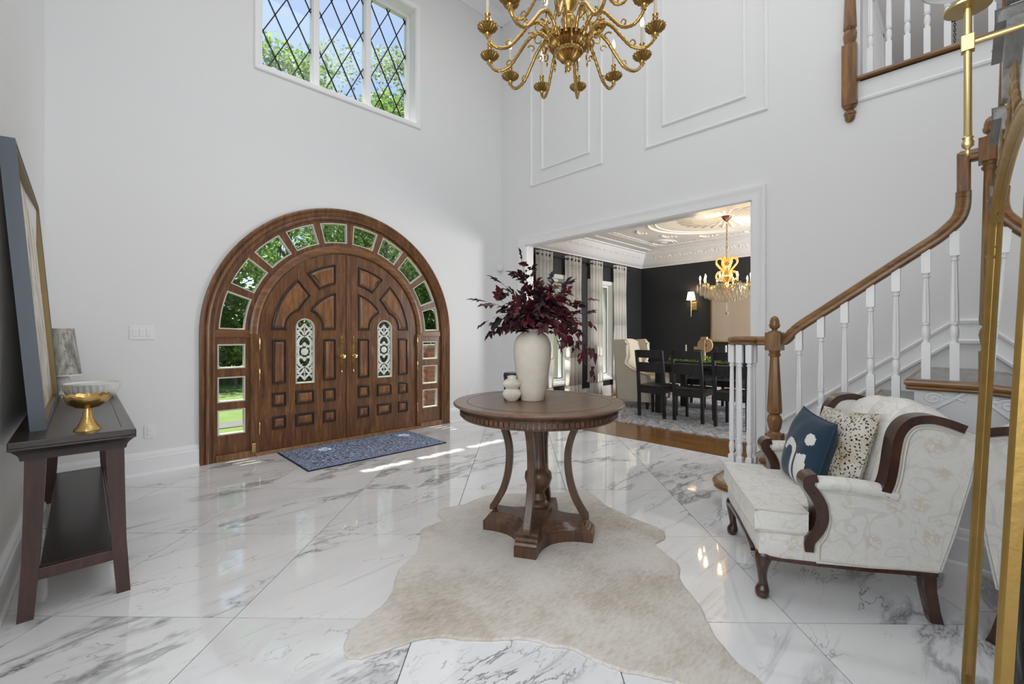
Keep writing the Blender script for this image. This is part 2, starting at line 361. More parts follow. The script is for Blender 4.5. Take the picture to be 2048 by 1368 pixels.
def damask():
    m, N, L, P = newmat('cream_damask')
    v = coords(N, L, (1, 1, 1))
    def band(sc, w0, w1, dist):
        f = noise(N, L, v, sc, 1.5, 0.4, dist); a_ = mth(N, L, 'ABSOLUTE', mth(N, L, 'SUBTRACT', f, 0.5))
        r = N.new('ShaderNodeMapRange'); r.interpolation_type = 'SMOOTHSTEP'; r.inputs['From Min'].default_value = w0; r.inputs['From Max'].default_value = w1; r.inputs['To Min'].default_value = 1; r.inputs['To Max'].default_value = 0; L.new(a_, r.inputs['Value']); return r.outputs[0]
    scr = band(7.5, 0.022, 0.034, 1.6); fine = mth(N, L, 'MULTIPLY', band(22, 0.03, 0.06, 0.8), 0.5)
    vo = N.new('ShaderNodeTexVoronoi'); vo.inputs['Scale'].default_value = 7.5; L.new(v, vo.inputs['Vector'])
    fl = N.new('ShaderNodeMapRange'); fl.interpolation_type = 'SMOOTHSTEP'; fl.inputs['From Min'].default_value = 0.20; fl.inputs['From Max'].default_value = 0.34; fl.inputs['To Min'].default_value = 1; fl.inputs['To Max'].default_value = 0; L.new(vo.outputs['Distance'], fl.inputs['Value'])
    pet = mth(N, L, 'MULTIPLY', fl.outputs[0], mth(N, L, 'GREATER_THAN', noise(N, L, v, 60, 2), 0.47))
    c1 = mixc(N, L, mth(N, L, 'MULTIPLY', scr, 0.6), (0.80, 0.78, 0.735), (0.655, 0.63, 0.575))
    c2 = mixc(N, L, mth(N, L, 'MULTIPLY', fine, 0.35), c1, (0.64, 0.60, 0.53))
    L.new(mixc(N, L, mth(N, L, 'MULTIPLY', pet, 0.55), c2, (0.66, 0.56, 0.42)), P.inputs['Base Color'])
    P.inputs['Roughness'].default_value = 0.62; P.inputs['Sheen Weight'].default_value = 0.2
    bump(N, L, P, noise(N, L, v, 220, 2), 0.15, 0.002); return m
M['damask'] = damask()
def fabric(name, c1, c2, sc=160, b=0.3):
    m, N, L, P = newmat(name); v = coords(N, L); n = noise(N, L, v, sc, 3); n2 = noise(N, L, v, 5, 3)
    L.new(mixc(N, L, n2, c1, c2), P.inputs['Base Color']); P.inputs['Roughness'].default_value = 0.85; P.inputs['Sheen Weight'].default_value = 0.15; bump(N, L, P, n, b, 0.003); return m
M['navy'] = fabric('navy_canvas', (0.008, 0.028, 0.055), (0.014, 0.042, 0.075))
M['offwhite'] = fabric('white_applique', (0.72, 0.71, 0.68), (0.78, 0.77, 0.74))
M['linen'] = fabric('cream_linen', (0.62, 0.56, 0.45), (0.68, 0.62, 0.51))
M['welt'] = fabric('cream_welting', (0.66, 0.62, 0.54), (0.70, 0.66, 0.58))
def leopard():
    m, N, L, P = newmat('spotted_fur'); v = coords(N, L, (1, 1, 1.0))
    d = N.new('ShaderNodeTexNoise'); d.inputs['Scale'].default_value = 25; L.new(v, d.inputs['Vector'])
    ad = N.new('ShaderNodeVectorMath'); ad.operation = 'MULTIPLY_ADD'; L.new(d.outputs['Color'], ad.inputs[0]); ad.inputs[1].default_value = (0.03, 0.03, 0.03); L.new(v, ad.inputs[2])
    vo = N.new('ShaderNodeTexVoronoi'); vo.inputs['Scale'].default_value = 78; L.new(ad.outputs[0], vo.inputs['Vector'])
    r = N.new('ShaderNodeMapRange'); r.inputs['From Min'].default_value = 0.30; r.inputs['From Max'].default_value = 0.38; r.inputs['To Min'].default_value = 1; r.inputs['To Max'].default_value = 0; L.new(vo.outputs['Distance'], r.inputs['Value'])
    base = ramp(N, L, noise(N, L, v, 9, 3), [(0.40, (0.66, 0.62, 0.54)), (0.66, (0.40, 0.31, 0.19))])
    L.new(mixc(N, L, r.outputs[0], base, (0.02, 0.018, 0.018)), P.inputs['Base Color']); P.inputs['Roughness'].default_value = 0.8; bump(N, L, P, noise(N, L, v, 180, 2), 0.3, 0.003); return m
M['leopard'] = leopard()
def hide():
    m, N, L, P = newmat('cowhide'); v = coords(N, L)
    n1 = noise(N, L, v, 2.2, 6, 0.62); n2 = noise(N, L, coords(N, L, (1, 3, 1), (0, 0, 0.8)), 26, 5, 0.7); n3 = noise(N, L, v, 190, 3)
    f = mth(N, L, 'ADD', mth(N, L, 'MULTIPLY', n1, 0.62), mth(N, L, 'MULTIPLY', n2, 0.38))
    c1 = ramp(N, L, f, [(0.30, (0.34, 0.27, 0.20)), (0.42, (0.53, 0.47, 0.40)), (0.52, (0.66, 0.62, 0.56)), (0.66, (0.76, 0.73, 0.69))])
    L.new(c1, P.inputs['Base Color']); P.inputs['Roughness'].default_value = 0.9; P.inputs['Sheen Weight'].default_value = 0.25
    bump(N, L, P, mth(N, L, 'ADD', n2, mth(N, L, 'MULTIPLY', n3, 0.5)), 0.55, 0.008); return m
M['hide'] = hide()
def ruggish(name, c1, c2, c3, sc=14):
    m, N, L, P = newmat(name); v = coords(N, L)
    vo = N.new('ShaderNodeTexVoronoi'); vo.feature = 'SMOOTH_F1'; vo.inputs['Scale'].default_value = sc; L.new(v, vo.inputs['Vector'])
    s_ = mth(N, L, 'SINE', mth(N, L, 'MULTIPLY', vo.outputs['Distance'], 30)); n = noise(N, L, v, sc * 2.5, 5, 0.7); n2 = noise(N, L, v, 3, 3)
    f = mth(N, L, 'ADD', mth(N, L, 'MULTIPLY', s_, 0.16), n)
    a = ramp(N, L, f, [(0.40, c1), (0.5, c2), (0.60, c3)]); L.new(mixc(N, L, mth(N, L, 'MULTIPLY', n2, 0.35), a, c3), P.inputs['Base Color'])
    P.inputs['Roughness'].default_value = 0.95; bump(N, L, P, noise(N, L, v, 200, 2), 0.3, 0.003); return m
M['matfield'] = ruggish('blue_mat_field', (0.030, 0.045, 0.095), (0.14, 0.19, 0.33), (0.42, 0.50, 0.66), 15)
M['matborder'] = ruggish('blue_mat_border', (0.035, 0.05, 0.10), (0.17, 0.22, 0.34), (0.38, 0.45, 0.60), 24)
M['matedge'] = plain('navy_binding', (0.012, 0.014, 0.028), 0.9)
M['drug'] = ruggish('grey_rug', (0.22, 0.22, 0.25), (0.40, 0.40, 0.43), (0.58, 0.57, 0.58), 6)
def brickm():
    m, N, L, P = newmat('red_brick'); oi = N.new('ShaderNodeObjectInfo'); v = coords(N, L, rand=9)
    c1 = ramp(N, L, oi.outputs['Random'], [(0, (0.24, 0.055, 0.04)), (0.5, (0.33, 0.085, 0.06)), (1, (0.42, 0.15, 0.11))])
    L.new(mixc(N, L, noise(N, L, v, 18, 4), c1, (0.40, 0.20, 0.16)), P.inputs['Base Color']); P.inputs['Roughness'].default_value = 0.9; return m
M['brick'] = brickm()
def leafm(name, c1, c2, sc=1.2, trans=0.35, rand=True):
    m, N, L, P = newmat(name); v = coords(N, L); n = noise(N, L, v, sc, 5, 0.6)
    if rand:
        oi = N.new('ShaderNodeObjectInfo'); n = mth(N, L, 'ADD', mth(N, L, 'MULTIPLY', n, 0.5), mth(N, L, 'MULTIPLY', oi.outputs['Random'], 0.5))
    c_ = ramp(N, L, n, [(0.35, c1), (0.65, c2)]); L.new(c_, P.inputs['Base Color']); P.inputs['Roughness'].default_value = 0.5
    if trans:
        t = N.new('ShaderNodeBsdfTranslucent'); L.new(c_, t.inputs[0]); mx = N.new('ShaderNodeMixShader'); mx.inputs[0].default_value = trans
        out = N['Material Output']; L.new(P.outputs[0], mx.inputs[1]); L.new(t.outputs[0], mx.inputs[2]); L.new(mx.outputs[0], out.inputs[0])
    return m
M['leafA'] = leafm('tree_leaf_mid', (0.09, 0.20, 0.03), (0.36, 0.53, 0.12), 0.9, trans=.45, rand=False)
M['leafB'] = leafm('tree_leaf_dark', (0.05, 0.13, 0.022), (0.23, 0.38, 0.085), 0.9, trans=.45, rand=False)
M['leafC'] = leafm('tree_leaf_pale', (0.22, 0.30, 0.12), (0.46, 0.52, 0.26), 0.7, trans=.5, rand=False)
M['burg'] = leafm('burgundy_leaf', (0.016, 0.004, 0.006), (0.10, 0.010, 0.018), 9, 0.12)
M['greens'] = leafm('succulent_green', (0.10, 0.26, 0.02), (0.42, 0.64, 0.09), 6, 0.2, rand=False)
M['grass'] = plain('lawn', (0.115, 0.185, 0.042), 0.9, var=0.35, vscale=5, bmp=0.6, bscale=30)
def curtainm():
    m, N, L, P = newmat('white_sheer'); P.inputs['Base Color'].default_value = rgb(0.90, 0.89, 0.87); P.inputs['Roughness'].default_value = 0.9
    t = N.new('ShaderNodeBsdfTranslucent'); t.inputs[0].default_value = rgb(0.85, 0.84, 0.82); mx = N.new('ShaderNodeMixShader'); mx.inputs[0].default_value = 0.35
    L.new(P.outputs[0], mx.inputs[1]); L.new(t.outputs[0], mx.inputs[2]); L.new(mx.outputs[0], N['Material Output'].inputs[0]); return m
M['curtain'] = curtainm()
def paintart(name, cols, sc, stretch=(1, 1, 0.4), dist=2.5):
    m, N, L, P = newmat(name); v = coords(N, L, stretch); n = noise(N, L, v, sc, 6, 0.55, dist); n2 = noise(N, L, v, sc * 2.2, 4, 0.5, dist * 1.5)
    k = len(cols); c1 = ramp(N, L, n, [(0.30 + 0.4 * i / (k - 1), c_) for i, c_ in enumerate(cols)])
    L.new(mixc(N, L, mth(N, L, 'MULTIPLY', mth(N, L, 'GREATER_THAN', n2, 0.58), 0.5), c1, cols[0]), P.inputs['Base Color']); P.inputs['Roughness'].default_value = 0.6; return m
M['abstract'] = paintart('abstract_canvas', [(0.20, 0.20, 0.21), (0.56, 0.53, 0.47), (0.80, 0.76, 0.66), (0.84, 0.80, 0.71), (0.50, 0.38, 0.24), (0.30, 0.31, 0.33)], 2.0)
M['marbled'] = paintart('marbled_shade', [(0.11, 0.12, 0.12), (0.26, 0.26, 0.24), (0.48, 0.46, 0.41), (0.60, 0.57, 0.50)], 7, (1, 1, 0.35), 3)
M['beigeart'] = paintart('beige_canvas', [(0.42, 0.34, 0.26), (0.46, 0.38, 0.30), (0.50, 0.43, 0.35)], 1.4, (1, 1, 0.12), 0.5)
M['palewood'] = plain('pale_wood', (0.62, 0.42, 0.25), 0.5, var=0.15, vscale=12)
# ================================================================ ROOM SHELL
XL0, XL1 = -0.21, -0.21 - 0.03 * 8.2        # left wall is very slightly splayed
YF, YO = 4.97, 5.22                         # front wall inner / outer face
XR, XRo = 4.60, 4.74                        # right wall foyer / dining face
YB = -3.23                                  # rear
ZC = 6.05
DC, CR = 2.195, 1.42                        # door centre, casing radius
ZS = 1.22                                   # arch spring height
def xl(y): return XL0 - 0.03 * (YF - y)
def S(name, mb, m, smooth=35, parent=None, bevel=0): return struct(mb.build(name, m, parent, smooth, bevel=bevel))
def arch(cx, r, z0, n=48, zb=0.0):
    P = [(cx + r, zb)] + [(cx + r * math.cos(PI * i / n), z0 + r * math.sin(PI * i / n)) for i in range(n + 1)] + [(cx - r, zb)]
    return P
# floor: grout bed + marble tiles laid at 45 degrees
fb = MB(); fb.prism([(xl(YB), YB), (4.58, YB), (4.58, YF + .03), (xl(YF + .03), YF + .03)], XY, -0.05, -0.004)
floor = S('floor', fb, M['grout'], 0)
def clip(poly, a, b):            # keep the left side of a->b
    out = []; sd_ = lambda p: (b[0] - a[0]) * (p[1] - a[1]) - (b[1] - a[1]) * (p[0] - a[0])
    for i in range(len(poly)):
        p, q = poly[i], poly[(i + 1) % len(poly)]; sp, sq = sd_(p), sd_(q)
        if sp >= 0: out.append(p)
        if sp * sq < 0:
            t = sp / (sp - sq); out.append((p[0] + (q[0] - p[0]) * t, p[1] + (q[1] - p[1]) * t))
    return out
reg = [(xl(YB), YB), (4.575, YB), (4.575, YF + .02), (xl(YF) , YF + .02)]
TP = 0.795; q0 = -0.028 - TP / 2; p0 = 2.68; g = 0.0022; r2 = math.sqrt(0.5)
for i in range(-9, 9):
    for j in range(-10, 10):
        pa, qa = p0 + i * TP + g, q0 + j * TP + g; pb, qb = pa + TP - 2 * g, qa + TP - 2 * g
        sq = [((p + q) * r2, (p - q) * r2) for p, q in ((pa, qa), (pa, qb), (pb, qb), (pb, qa))]
        poly = list(reversed(sq))
        ar = sum(poly[k][0] * poly[(k + 1) % 4][1] - poly[(k + 1) % 4][0] * poly[k][1] for k in range(4))
        if ar < 0: poly.reverse()
        for k in range(4):
            poly = clip(poly, reg[k], reg[(k + 1) % 4])
            if len(poly) < 3: break
        if len(poly) < 3: continue
        area_ = abs(sum(poly[k][0] * poly[(k + 1) % len(poly)][1] - poly[(k + 1) % len(poly)][0] * poly[k][1] for k in range(len(poly)))) / 2
        if area_ < 0.004: continue
        cxm = sum(p[0] for p in poly) / len(poly); cym = sum(p[1] for p in poly) / len(poly)
        t = MB(); n = len(poly)
        t.add([(p[0] - cxm, p[1] - cym, -0.004) for p in poly] + [(p[0] - cxm, p[1] - cym, 0.0) for p in poly],
              [tuple(range(n, 2 * n))] + [(k, (k + 1) % n, n + (k + 1) % n, n + k) for k in range(n)])
        t.build('tile', M['marble'], floor, 0, loc=(cxm, cym, 0))
# dining oak floor
fd = MB(); fd.box(4.58, -0.35, -0.05, 8.85, 5.05, -0.012); floor_d = S('floor_dining', fd, M['soil'], 0)
rnd = random.Random(3); x = 4.582
while x < 8.8:
    y = -0.33 - rnd.random() * 0.8
    while y < 5.03:
        y1 = min(y + 1.0 + rnd.random() * 0.7, 5.03); y0 = max(y, -0.33)
        if y1 - y0 > 0.05:
            b = MB(); b.box(-.0418, -(y1 - y0) / 2 + .001, -.012, .0418, (y1 - y0) / 2 - .001, 0); b.build('plank', M['plank'], floor_d, 0, loc=(x + .0425, (y0 + y1) / 2, 0.002))
        y = y1
    x += 0.085
# ceiling
cb = MB()
for q in rects(-.7, 4.75, YB - .1, YO, [(.6, 3.6, -.2, 3.4)]): cb.box(q[0], q[2], ZC, q[1], q[3], ZC + .15)
S('ceiling', cb, M['ceil'], 0)
sl = struct(thing('window_8')); b_ = MB()  # unseen skylight, added to house the overhead fill
for q in rects(.6, 3.6, -.2, 3.4, [(.66, 3.54, -.14, 3.34)]): b_.box(q[0], q[2], ZC, q[1], q[3], ZC + .2)
for k_ in (1, 2): b_.box(.6 + k_ - .02, -.2, ZC + .06, .6 + k_ + .02, 3.4, ZC + .12); b_.box(.6, -.2 + 1.2 * k_ - .02, ZC + .06, 3.6, -.2 + 1.2 * k_ + .02, ZC + .12)
b_.build('window_frame', M['trim'], sl, 0)
b_ = MB(); b_.box(.66, -.14, ZC + .1, 3.54, 3.34, ZC + .11); b_.build('pane', plain('added_laylight', (.8, .8, .8), .9), sl, 0)
# left wall
lw = MB()
for q in rects(YB, YO, 0, ZC, [(-1.4, 1.6, .9, 2.7)]): lw.prism([(xl(q[0]), q[0]), (xl(q[1]), q[1]), (xl(q[1]) - .2, q[1]), (xl(q[0]) - .2, q[0])], XY, q[2], q[3])
S('wall_left', lw, M['wall'], 0)
sl = struct(thing('window_9')); b_ = MB()  # unseen window, made up to go with the left-hand fill
for q in rects(-1.4, 1.6, .9, 2.7, [(-1.34, 1.54, .96, 2.64)] ): b_.box(-.50, q[0], q[2], -.38, q[1], q[3])
for k_ in (-.4, .6): b_.box(-.46, k_ - .025, .9, -.40, k_ + .025, 2.7)
b_.build('window_frame', M['trim'], sl, 0); b_ = MB(); b_.box(-.45, -1.34, .96, -.44, 1.54, 2.64); b_.build('pane', M['glass'], sl, 0)
# front wall: arch door opening and high window opening
WX0, WX1, WZ0, WZ1 = 1.29, 3.10, 3.94, 5.42
fw = MB()
outer = [(-.5, 0), (4.74, 0), (4.74, ZC), (-.5, ZC)]
ao = arch(DC, CR - .035, ZS, 48, 0.0)
outer = [(-.5, 0)] + list(reversed(ao)) + [(4.74, 0), (4.74, ZC), (-.5, ZC)]
fw.prism(outer, XZ, YF, YO, holes=[[(WX0, WZ0), (WX1, WZ0), (WX1, WZ1), (WX0, WZ1)]])
S('wall_front', fw, M['wall'], 0)
# right wall with dining opening and balcony opening
rw = MB()
OY0, OY1, OZ = 1.44, 4.45, 2.50
for (a, b, c_, d) in rects(YB, YF, 0, ZC, [(OY0, OY1, -1, OZ), (-1.2, .62, 3.30, 5.75)]): rw.box(XR, a, c_, XRo, b, d)
S('wall_right', rw, M['wall'], 0)
# rear hall wall and stair rear wall, window openings added for the fill lights
bw = MB()
for (a, b, c_, d) in rects(-.7, .62, 0, ZC, [(-.35, .5, .6, 2.9)]): bw.box(a, YB - .12, c_, b, YB, d)
S('wall_back', bw, M['wall'], 0)
sw = MB()
for (a, b, c_, d) in rects(.62, 4.6, 0, ZC, [(.95, 4.25, 3.6, 5.7)]): sw.box(a, -1.40, c_, b, -1.27, d)
sw.box(.5, YB, 0, .62, -1.27, ZC)
S('wall_stair_rear', sw, M['wall'], 0)
def added_window(name, x0, x1, z0, z1, y, nx, nz, fr=.05):
    o = struct(thing(name))
    f = MB()
    for (a, b, c_, d) in rects(x0, x1, z0, z1, [(x0 + fr, x1 - fr, z0 + fr, z1 - fr)]): f.box(a, y - .03, c_, b, y + .03, d)
    for i in range(1, nx): xx = x0 + (x1 - x0) * i / nx; f.box(xx - .015, y - .02, z0, xx + .015, y + .02, z1)
    for i in range(1, nz): zz = z0 + (z1 - z0) * i / nz; f.box(x0, y - .02, zz - .015, x1, y + .02, zz + .015)
    f.build('window_frame', M['trim'], o, 0)
    gl = MB(); gl.box(x0 + fr, y - .004, z0 + fr, x1 - fr, y + .004, z1 - fr); gl.build('pane', M['glass'], o, 0); return o
added_window('window_2', .95, 4.25, 3.6, 5.7, -1.34, 4, 2)  # made-up window out of view, goes with the stair fill
added_window('window_3', -.35, .5, .6, 2.9, YB - .06, 2, 3)  # made-up window behind the camera, goes with the hall fill
# roof eave outside over the high window
ev = MB(); ev.box(-.5, YO, 5.90, 8.9, 5.462, 6.2); S('trim_eave', ev, M['trim'], 0)
# ---- baseboards
BASE = [(0, 0), (.022, 0), (.022, .145), (.016, .155), (.016, .175), (.008, .195), (0, .2)]
SHOE = [(0, 0), (.036, 0), (.034, .014), (.026, .024), (.022, .026), (0, .026)]
def run(mb, a, b, nrm, prof):
    a = Vector(a); b = Vector(b); n = Vector(nrm)
    mb.skin([[p + n * q[0] + Vector((0, 0, q[1])) for q in prof] for p in (a, b)])
def baseboard(name, segs, m=None):
    mb = MB()
    for a, b, n in segs: run(mb, a, b, n, BASE); run(mb, a, b, n, SHOE)
    return S(name, mb, m or M['trim'], 30)
baseboard('baseboard_left', [((xl(YF), YF, 0), (xl(YB), YB, 0), (1, -.03, 0))])
baseboard('baseboard_front', [((xl(YF), YF, 0), (DC - CR, YF, 0), (0, -1, 0)), ((DC + CR, YF, 0), (XR, YF, 0), (0, -1, 0))])
baseboard('baseboard_right', [((XR, YF, 0), (XR, 4.585, 0), (-1, 0, 0))])
# ---- crown moulding under the ceiling
cm = MB(); CROWN = [(0, 0), (.02, 0), (.03, .03), (.07, .07), (.10, .10), (.11, .15), (0, .15)]
run(cm, (xl(YF), YF, 5.90), (XR, YF, 5.90), (0, -1, 0), CROWN); run(cm, (XR, YF, 5.90), (XR, YB, 5.90), (-1, 0, 0), CROWN); run(cm, (xl(YF), YF, 5.90), (xl(YB), YB, 5.90), (1, 0, 0), CROWN)
S('trim_crown', cm, M['trim'], 30)
# ---- casing of the dining opening (faces foyer) and its jamb lining
CAS = [(0, 0), (0, .018), (-.02, .024), (-.05, .020), (-.085, .026), (-.105, .036), (-.125, .036), (-.125, 0)]
ca = MB()
ca.frame([(XR, OY0, 0), (XR, OY0, OZ), (XR, OY1, OZ), (XR, OY1, 0)], (-1, 0, 0), CAS, closed=False)
ca.frame([(XRo, OY1, 0), (XRo, OY1, OZ), (XRo, OY0, OZ), (XRo, OY0, 0)], (1, 0, 0), CAS, closed=False)
ca.box(XR - .002, OY0, 0, XRo + .002, OY0 + .012, OZ); ca.box(XR - .002, OY1 - .012, 0, XRo + .002, OY1, OZ); ca.box(XR - .002, OY0, OZ - .012, XRo + .002, OY1, OZ)
S('trim_opening_casing', ca, M['trim'], 30)
# ---- picture-frame wall mouldings on the right wall (two nested frames per panel)
PM = [(-.016, 0), (-.016, .008), (-.006, .018), (.006, .018), (.012, .008), (.016, 0)]
k = 1
for (y0, y1, z0, z1) in [(3.15, 4.34, 3.333, 5.60), (3.34, 4.13, 3.52, 5.42), (1.316, 2.54, 3.333, 5.60), (1.506, 2.34, 3.52, 5.42)]:
    t = MB(); t.frame([(XR, y0, z0), (XR, y0, z1), (XR, y1, z1), (XR, y1, z0)], (-1, 0, 0), PM); S('trim_panel_%d' % k, t, M['trim'], 30); k += 1
# ---- high leaded window
win = struct(thing('window_1'))
GY = 5.15
c0 = MB(); c0.frame([(WX0, YF, WZ0), (WX0, YF, WZ1), (WX1, YF, WZ1), (WX1, YF, WZ0)], (0, -1, 0), [(0, 0), (0, .014), (.02, .02), (.05, .022), (.06, .014), (.06, 0)]); c0.build('window_casing', M['trim'], win, 30)
c1 = MB()
for (a, b, c_, d) in rects(WX0, WX1, WZ0, WZ1, [(WX0 + .012, WX1 - .012, WZ0 + .012, WZ1 - .012)]): c1.box(a, YF + .001, c_, b, YO, d)
c1.build('window_reveal', M['trim'], win, 0)
cols_ = [(WX0 + .012, 1.885), (1.885, 2.505), (2.505, WX1 - .012)]
for (a, b) in cols_:
    s_ = MB(); fr = .042
    for q in rects(a, b, WZ0 + .012, WZ1 - .012, [(a + fr, b - fr, WZ0 + .06, WZ1 - .06)]): s_.box(q[0], GY - .035, q[2], q[1], GY + .03, q[3])
    for e in (a + fr * .55, b - fr * .55): s_.box(e - .008, GY - .045, WZ0 + .03, e + .008, GY - .03, WZ1 - .03)
    so = s_.build('sash', M['trim'], win, 0)
    x0, x1, z0, z1 = a + fr, b - fr, WZ0 + .06, WZ1 - .06
    gl = MB(); gl.box(x0, GY + .004, z0, x1, GY + .008, z1); gl.build('pane', M['glass'], so, 0)
    ld = MB(); dx, dz = .236, .455; cxm = (x0 + x1) / 2
    for sgn in (1, -1):
        for kk in range(-9, 10):
            # line z = z0 + sgn*(dz/dx)*(x-cxm) + kk*dz
            P = []
            zz = lambda xx: 4.40 + sgn * (dz / dx) * (xx - cxm) + kk * dz
            xa, xb = x0, x1
            if sgn * (zz(xa) - z0) < 0 or zz(xa) < z0 or zz(xa) > z1: pass
            ts = []
            for tt in [i / 60 for i in range(61)]:
                xx = x0 + (x1 - x0) * tt
                if z0 <= zz(xx) <= z1: ts.append(xx)
            if len(ts) > 1: ld.bar((ts[0], GY, zz(ts[0])), (ts[-1], GY, zz(ts[-1])), .011, .012, up=(0, 1, 0))
    ld.build('lead_lattice', M['darkmetal'], so, 0)
for xx in (1.885, 2.505):
    b = MB(); b.box(xx - .03, GY - .05, WZ0, xx + .03, GY + .04, WZ1); b.build('mullion', M['trim'], win, 0)

# ================================================================ ENTRANCE DOOR
door = struct(thing('door_1'))
def polar(r, deg): return (DC + r * math.cos(math.radians(deg)), ZS + r * math.sin(math.radians(deg)))
# moulded outer casing, swept round the arch
path = [(x, YF, z) for x, z in arch(DC, CR - .125, ZS, 64, 0)]
cs = MB(); cs.frame(path, (0, -1, 0), [(0, -.06), (0, .012), (-.018, .022), (-.034, .014), (-.05, .030), (-.075, .034), (-.085, .022), (-.105, .034), (-.12, .030), (-.125, 0)], closed=False)
cs.build('door_casing', M['door'], door, 40)
# fixed frame: transom ring, sidelight frames, sill
R1, R2, RI = CR - .125, 1.262, 1.04
RL = .913
fr = MB()
holes = []
pane_polys = []
for i in range(10):
    a0 = 2.6 + i * 17.55; a1 = a0 + 14.0; n = 8
    if i == 0: a0 = 2.2
    if i == 9: a1 = 177.8
    hp = [polar(R2, a0 + (a1 - a0) * k / n) for k in range(n + 1)] + [polar(RI, a1 + (a0 - a1) * k / n) for k in range(n + 1)]
    holes.append(hp); pane_polys.append(hp)
ring = [polar(R1, 180 * k / 64) for k in range(65)] + [polar(RL + .004, 180 - 180 * k / 64) for k in range(65)]
fr.prism(ring, XZ, YF + .018, YF + .075, holes=holes)
fr.build('transom_frame', M['door'], door, 40)
st = MB()
for r_ in (RL + .05,):                       # arched rib between transom and leaves
    st.frame([(DC + r_ * math.cos(PI * k / 48), YF + .018, ZS + r_ * math.sin(PI * k / 48)) for k in range(49)], (0, -1, 0), [(-.04, 0), (-.038, .020), (-.02, .026), (.02, .026), (.038, .016), (.04, 0)], closed=False)
st.build('arch_rib', M['doorH'], door, 40)
for hp in pane_polys:
    cxm = sum(p[0] for p in hp) / len(hp); czm = sum(p[1] for p in hp) / len(hp)
    b = MB(); b.prism(hp, XZ, YF + .05, YF + .056); po = b.build('transom_pane', M['glass'], door, 0)
    bd = MB(); bd.frame([(p[0], YF + .018, p[1]) for p in hp], (0, -1, 0), [(0, -.03), (0, .004), (.010, .004), (.014, -.03)], closed=True); bd.build('glazing_bead', M['cream_cer'], po, 40)
# sidelights
def raised(mb, poly, y, steps, m_ring=0, m_field=1, ring_n=4):
    """panel built on a polygon: successive insets at given heights towards the room (-Y)"""
    P = [Vector((p[0], p[1])) for p in poly]; n = len(P)
    ar = sum(P[i].x * P[(i + 1) % n].y - P[(i + 1) % n].x * P[i].y for i in range(n))
    if ar < 0: P.reverse()
    def inset(d):
        out = []
        for i in range(n):
            e0 = (P[i] - P[i - 1]).normalized(); e1 = (P[(i + 1) % n] - P[i]).normalized()
            n0 = Vector((-e0.y, e0.x)); n1 = Vector((-e1.y, e1.x)); mt = (n0 + n1); mt.normalize(); k_ = min(1.6, 1 / max(.3, mt.dot(n0)))
            out.append(P[i] + mt * d * k_)
        return out
    loops = [[(q.x, y - h, q.y) for q in inset(d)] for d, h in steps]
    for j in range(len(loops) - 1): mb.skin(loops[j:j + 2], m_ring if j < ring_n else m_field, cap0=False, cap1=False)
    last = [(p[0], p[2]) for p in loops[-1]]
    tri = tessellate_polygon([[Vector((p[0], p[1], 0)) for p in last]])
    mb.add(loops[-1], [tuple(t) for t in tri], m_field)
STEPS = [(0, 0), (.003, .012), (.012, .014), (.019, .003), (.028, .002), (.034, .005), (.050, .012)]
for sgn in (-1, 1):
    xi, xo = DC + sgn * .955, DC + sgn * (R1)
    x0, x1 = sorted((xi, xo)); gx0, gx1 = (x0 + .045, x1 - .105) if sgn > 0 else (x0 + .105 - .065, x1 - .045 - .075)
    if sgn < 0: gx0, gx1 = .923, 1.157
    else: gx0, gx1 = 3.18 + .02, 3.414 + .02
    zs = [(.245, .488), (.56, .805), (.885, 1.122)]
    b = MB()
    for q in rects(x0, x1, .06, ZS - .03, [(gx0, gx1, z0, z1) for z0, z1 in zs]): b.box(q[0], YF + .018, q[2], q[1], YF + .07, q[3])
    so = b.build('sidelight', M['door'], door, 0)
    for z0, z1 in zs:
        p = MB(); p.box(gx0, YF + .045, z0, gx1, YF + .051, z1); p.build('pane', M['glass'], so, 0)
        bd = MB(); bd.frame([(gx0, YF + .018, z0), (gx1, YF + .018, z0), (gx1, YF + .018, z1), (gx0, YF + .018, z1)], (0, -1, 0), [(0, -.03), (0, .006), (.012, .006), (.016, -.03)]); bd.build('glazing_bead', M['cream_cer'], so, 30)
    pb = MB(); pb.box(x0, YF + .008, ZS - .035, x1, YF + .07, ZS + .035); pb.build('sidelight_transom', M['doorH'], door, 0, bevel=.004)
    pb = MB(); pb.box(xi - .042, YF - .004, 0, xi + .042, YF + .07, ZS + .0); pb.build('door_post', M['door'], door, 0, bevel=.004)
    pb = MB(); pb.box(x0, YF - .02, 0, x1, YF + .07, .062); pb.build('sidelight_sill', M['oak'], door, 0, bevel=.006)
tb = MB(); tb.prism([(-.03, 0), (.11, 0), (.11, .03), (.0, .03)], lambda y, z, d: (d, YF + y, z), DC - .955, DC + .955); tb.build('threshold', M['oak'], door, 0)
